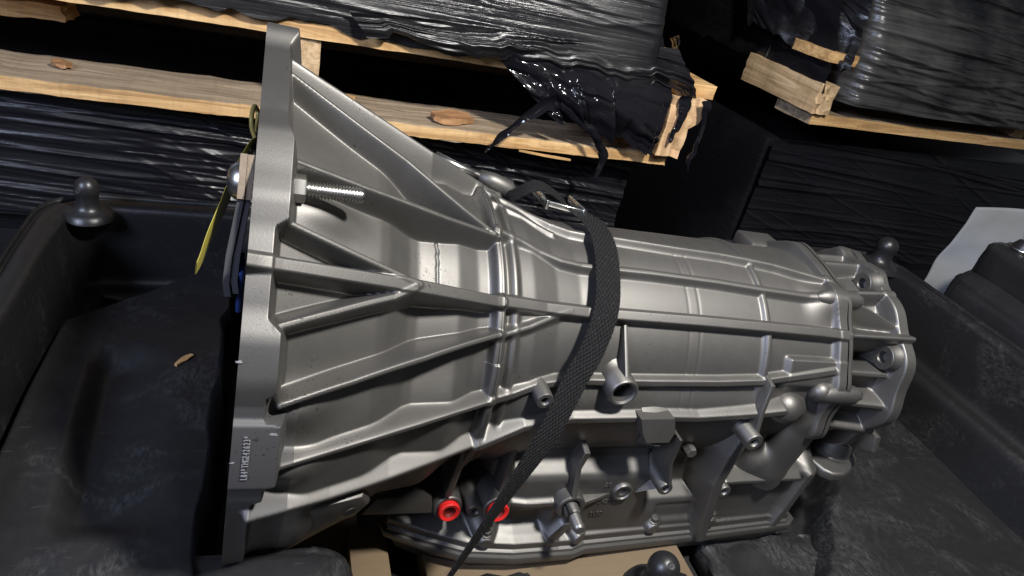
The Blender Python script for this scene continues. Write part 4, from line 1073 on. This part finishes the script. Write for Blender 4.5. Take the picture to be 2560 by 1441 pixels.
# two stacked plates running down along the face
pu = Vector((0, -0.52, -0.854)); 
def plate(name, x0, x1, s0, s1, t0, t1, matl, parent, bend=0.0):
    c = Vector((0, by, bz)); n = Vector((0, -0.854, 0.52))
    pts = []
    bm = bmesh.new(); vs_ = []
    for s, dx in ((s0, 0.0), (s0 + (s1 - s0) * 0.3, 0.0), (s1 - (s1 - s0) * 0.3, bend), (s1 - (s1 - s0) * 0.1, bend * 1.15), (s1, bend * 0.7)):
        ring = []
        for x in (x0, x1):
            for t in (t0, t1):
                ring.append(bm.verts.new(c + pu * s + n * t + Vector((x + dx, 0, 0))))
        vs_.append(ring)
    for A, B in zip(vs_, vs_[1:]):
        for i, j in ((0, 1), (1, 3), (3, 2), (2, 0)): bm.faces.new((A[i], A[j], B[j], B[i]))
    bm.faces.new((vs_[0][0], vs_[0][1], vs_[0][3], vs_[0][2])); bm.faces.new((vs_[-1][0], vs_[-1][1], vs_[-1][3], vs_[-1][2]))
    return from_bm(name, bm, matl, parent, bevel=0.0009)
br = plate('retaining_bar', -0.0080, -0.0045, -0.010, 0.068, -0.022, 0.010, M_plate, GB, -0.0035)
plate('bar_layer', -0.0042, -0.0010, -0.010, 0.066, -0.020, 0.009, M_plate, br, -0.0028)
plate('bar_end', -0.0082, -0.0044, -0.014, 0.012, 0.0105, 0.0125, M_platetop, br, 0)
plate('bar_end', -0.0042, -0.0004, -0.014, 0.012, 0.0095, 0.0115, M_platetop, br, 0)
box('converter_cap', (-0.0042, -0.146, 0.092), (-0.001, -0.120, 0.120), M_blue, GB, 0.0015)

# stamped serial on the flange pad and cast marks on the wall
def text(name, s, size, mw, matl, parent, ext=0.0002):
    cu = bpy.data.curves.new(name, 'FONT'); cu.body = s; cu.size = size; cu.extrude = ext
    tmp = bpy.data.objects.new(name + '_tmp', cu); COL.objects.link(tmp)
    dg = bpy.context.evaluated_depsgraph_get(); me = bpy.data.meshes.new_from_object(tmp.evaluated_get(dg))
    bpy.data.objects.remove(tmp)
    o = link(name, me, matl, parent, False); o.matrix_local = mw
    return o
M_stamp = simple('bare_metal_stamp', (0.27, 0.27, 0.28), 0.5, 0.3)
def place(loc, xdir, ydir):
    x = Vector(xdir).normalized(); y = (Vector(ydir) - x * Vector(ydir).dot(x)).normalized(); z = x.cross(y)
    m = Matrix((x, y, z)).transposed().to_4x4(); m.translation = loc; return m
r0 = 0.2112
def cyl_text(s, x0, th0, th1, h):
    """characters set one by one round the pad, reading upward"""
    n = len(s)
    for i, ch in enumerate(s):
        th = th0 + (th1 - th0) * i / (n - 1); a = math.radians(th)
        loc = Vector((x0, -r0 * math.cos(a), r0 * math.sin(a)))
        up = Vector((0, math.sin(a), math.cos(a)))
        text('serial_character', ch, h, place(loc, up, (-1, 0, 0)) @ Matrix.Diagonal((0.56, 1, 1, 1)), M_stamp, fl_o, 0.00015)
cyl_text('L84*TMG242623*', 0.0098, 5.9, 13.4, 0.0052)
for s, x, z, sz in (('24277808', 0.3265, -0.1225, 0.0072), ('8L80', 0.3225, -0.1385, 0.0070), ('26', 0.3265, -0.1005, 0.0070), ('808', 0.2480, -0.1250, 0.0080)):
    fy = float(np.interp(x, [.13, .20, .25, .32, .45, .60], [.070, .092, .101, .100, .096, .088])) + 0.0073
    text('cast_number', s, sz, place(Vector((x, -fy, z)), (1, 0.02, 0), (0, 0, 1)), M_paint_dk, GB, 0.0006)
# scraped bright spots on the flange
for q, (x, th, rr, s) in enumerate(((0.0215, 14.0, 0.2102, 0.0026), (0.0005, 25.5, 0.2135, 0.0018), (0.0012, 9.0, 0.2103, 0.0015))):
    a = math.radians(th); n = Vector((0, -math.cos(a), math.sin(a))); up = Vector((0, math.sin(a), math.cos(a)))
    pts = []
    for i in range(14):
        t = 2 * PI * i / 14; k = s * 0.7 * (0.5 + 0.8 * RND.random())
        pts.append(Vector((x, 0, 0)) + n * rr + Vector((1, 0, 0)) * (math.cos(t) * k * 1.5) + up * (math.sin(t) * k * 0.6))
    prism('paint_scrape', pts, n * 0.0008, M_stamp, fl_o)

# ================================================================== TAG
tg = empty('inspection_tag', (-0.004, -0.07, 0.19))
tag(tg, 'thin yellow card tag hanging edge-on beside the flange', 'tag')
TAGP = [[-0.0008, -0.0429, 0.163], [-0.0055, -0.0553, 0.1585], [-0.0117, -0.0764, 0.1469], [-0.0168, -0.0977, 0.1367], [-0.0217, -0.1146, 0.1256], [-0.0248, -0.125, 0.1173], [-0.0271, -0.1333, 0.1132]]
LOOPP = [[-0.0007, -0.0431, 0.1625], [-0.004, -0.031, 0.1666], [-0.0047, -0.0233, 0.1737], [-0.0034, -0.0169, 0.1772], [-0.001, -0.0136, 0.1712], [-0.0007, -0.027, 0.1629]]
tp = TAGP
def strip(name, pts, widths, wdirs, matl, parent, n=40, th=0.0009, uv=False, uscale=1.0):
    P = spline(pts, n); wd = np.interp(np.linspace(0, 1, n), np.linspace(0, 1, len(widths)), widths)
    WD = spline(wdirs, n)
    vs_, fs, us = [], [], []
    L = np.concatenate([[0], np.cumsum(np.linalg.norm(np.diff(P, axis=0), axis=1))])
    K = 7
    for i in range(n):
        t = P[min(i + 1, n - 1)] - P[max(i - 1, 0)]; t /= np.linalg.norm(t)
        w2 = WD[i] - t * (WD[i] @ t); w2 /= np.linalg.norm(w2); nn = np.cross(t, w2)
        for side in (0.5, -0.5):
            for k in range(K):
                s = k / (K - 1) - 0.5
                edge = 1 - abs(2 * s) ** 6 * 0.6
                vs_.append(P[i] + w2 * wd[i] * s + nn * th * side * edge * 2 * 0.5); us.append((L[i] * uscale, s + 0.5))
    for i in range(n - 1):
        o = i * 2 * K; p = o + 2 * K
        for k in range(K - 1):
            fs.append((o + k, o + k + 1, p + k + 1, p + k)); fs.append((o + K + k + 1, o + K + k, p + K + k, p + K + k + 1))
        fs.append((o + K, o, p, p + K)); fs.append((o + K - 1, o + 2 * K - 1, p + 2 * K - 1, p + K - 1))
    for e in (0, (n - 1) * 2 * K):
        for k in range(K - 1): fs.append((e + k, e + K + k, e + K + k + 1, e + k + 1))
    ob = pydata(name, vs_, fs, matl, parent)
    ob.data.set_sharp_from_angle(angle=math.radians(40))
    if uv:
        ul = ob.data.uv_layers.new(name='UVMap')
        for li, l in enumerate(ob.data.loops): ul.data[li].uv = us[l.vertex_index]
    return ob
tgo = Matrix.Translation((0.004, 0.07, -0.19))
c = strip('card', tp, [0.006, 0.020, 0.028, 0.028, 0.026, 0.020, 0.012], [(0.12, 0.92, -0.36)] * 7, M_yellow, tg, 40, 0.0008); c.matrix_local = tgo
lp = LOOPP
c = tube('loop', [tuple(p) for p in spline(lp, 40)], 0.0016, simple('tag_wire', (0.25, 0.20, 0.06), 0.4, 0.3), tg, 8); c.matrix_local = tgo
c = tube('wire_twist', [TAGP[0], (TAGP[1][0] + 0.004, TAGP[1][1], TAGP[1][2]), (-0.001, by, bz + 0.004)], 0.0018, M_galv, tg, 8); c.matrix_local = tgo

# ================================================================== STRAP
st = empty('tie_down_strap', (0.16, -0.195, -0.14))
tag(st, 'black webbing tie-down strap with metal buckle over the gearbox', 'strap')
def pol(x, th, r):
    a = math.radians(th); return (x, -r * math.cos(a), r * math.sin(a))
spt = [pol(0.262, 128, 0.120), pol(0.272, 112, 0.1185), pol(0.281, 99, 0.1160), pol(0.285, 86, 0.1155), pol(0.2835, 72, 0.1155), pol(0.278, 55, 0.1170), pol(0.2725, 41.3, 0.1190),
       pol(0.262, 27, 0.1200), pol(0.249, 15.5, 0.1240), (0.2280, -0.1415, -0.008), (0.1970, -0.162, -0.058), (0.168, -0.180, -0.108), (0.1505, -0.190, -0.140)]
swd = [(1, 0, 0)] * 2 + [(1, -0.1, 0.0)] * 5 + [(1, 0, 0.0), (1, 0.0, 0.0), (0.95, 0.15, 0.0), (0.85, 0.45, 0.1), (0.75, 0.55, 0.15), (0.7, 0.6, 0.2)]
off = Matrix.Translation((-0.16, 0.195, 0.14))
c = strip('webbing', spt, [0.0215] * 9 + [0.0205, 0.0185, 0.0160, 0.0145], swd, M_strap, st, 170, 0.0016, True); c.matrix_local = off
lpp = [pol(0.262, 111, 0.121), pol(0.250, 112, 0.128), pol(0.236, 114, 0.131), pol(0.226, 118, 0.126), pol(0.224, 124, 0.118)]
lw = [(0.45, 0.75, -0.25)] * 5
lp2 = [(0.272, 0.040, 0.1145), (0.258, 0.036, 0.1235), (0.240, 0.032, 0.1310), (0.226, 0.030, 0.1275), (0.216, 0.034, 0.116), (0.214, 0.040, 0.106)]
c = strip('webbing_tail', lp2, [0.023] * 6, [(0.15, 1.0, 0.0)] * 6, M_strap, st, 60, 0.0022, True); c.matrix_local = off
bk = empty('b'); bpy.data.objects.remove(bk)
def loc_box(name, lo_, hi_, matl, bev, rot=0.0, parent=st):
    o = box(name, lo_, hi_, matl, parent, bev); o.matrix_local = off; return o
bkl = prism('buckle', [(0.246, 0.022, 0.1175), (0.246, 0.022, 0.1225), (0.282, 0.018, 0.1195), (0.282, 0.018, 0.1145)], (0, 0.0035, 0.0008), M_galv, st, 0.0008); bkl.matrix_local = off
q = prism('buckle_side', [(0.246, 0.020, 0.1145), (0.246, 0.020, 0.1235), (0.246, 0.060, 0.119), (0.246, 0.060, 0.1125)], (0.003, 0, 0), M_galv, bkl, 0.0006)
q = prism('buckle_side', [(0.282, 0.016, 0.112), (0.282, 0.016, 0.1205), (0.282, 0.056, 0.117), (0.282, 0.056, 0.111)], (0.003, 0, 0), M_galv, bkl, 0.0006)

# loose fibres along the worn webbing
P_ = spline(spt, 400); W_ = spline(swd, 400)
fv, ff = [], []
rs = np.random.RandomState(4)
for i in range(2600):
    q = rs.randint(8, 396) if i % 3 else rs.randint(230, 396)
    t = P_[q + 1] - P_[q - 1]; t /= np.linalg.norm(t)
    w2 = W_[q] - t * (W_[q] @ t); w2 /= np.linalg.norm(w2); nn = np.cross(t, w2)
    sd = rs.choice([-1, 1]); e = sd * (0.0105 - 0.0018 * (q > 300)) if i % 2 else rs.uniform(-0.0095, 0.0095)
    p = P_[q] + w2 * e + nn * 0.0009 * rs.choice([-1, 1])
    d = (w2 * sd * (0.9 if i % 2 else 0.1) + nn * rs.randn() * 0.6 + t * rs.randn() * 0.7); d /= np.linalg.norm(d)
    L = rs.uniform(0.0010, 0.0030) * (1.3 if q > 240 else 0.8); a = np.cross(d, t + 0.3 * nn); a = a / (np.linalg.norm(a) + 1e-9) * 0.00016
    b = len(fv); fv += [p - a, p + a, p + d * L + rs.randn(3) * 0.0004]; ff.append((b, b + 1, b + 2))
fz = pydata('webbing_fuzz', fv, ff, simple('loose_fibre', (0.022, 0.022, 0.023), 0.9), st, False); fz.matrix_local = off
fz['kind'] = 'stuff'
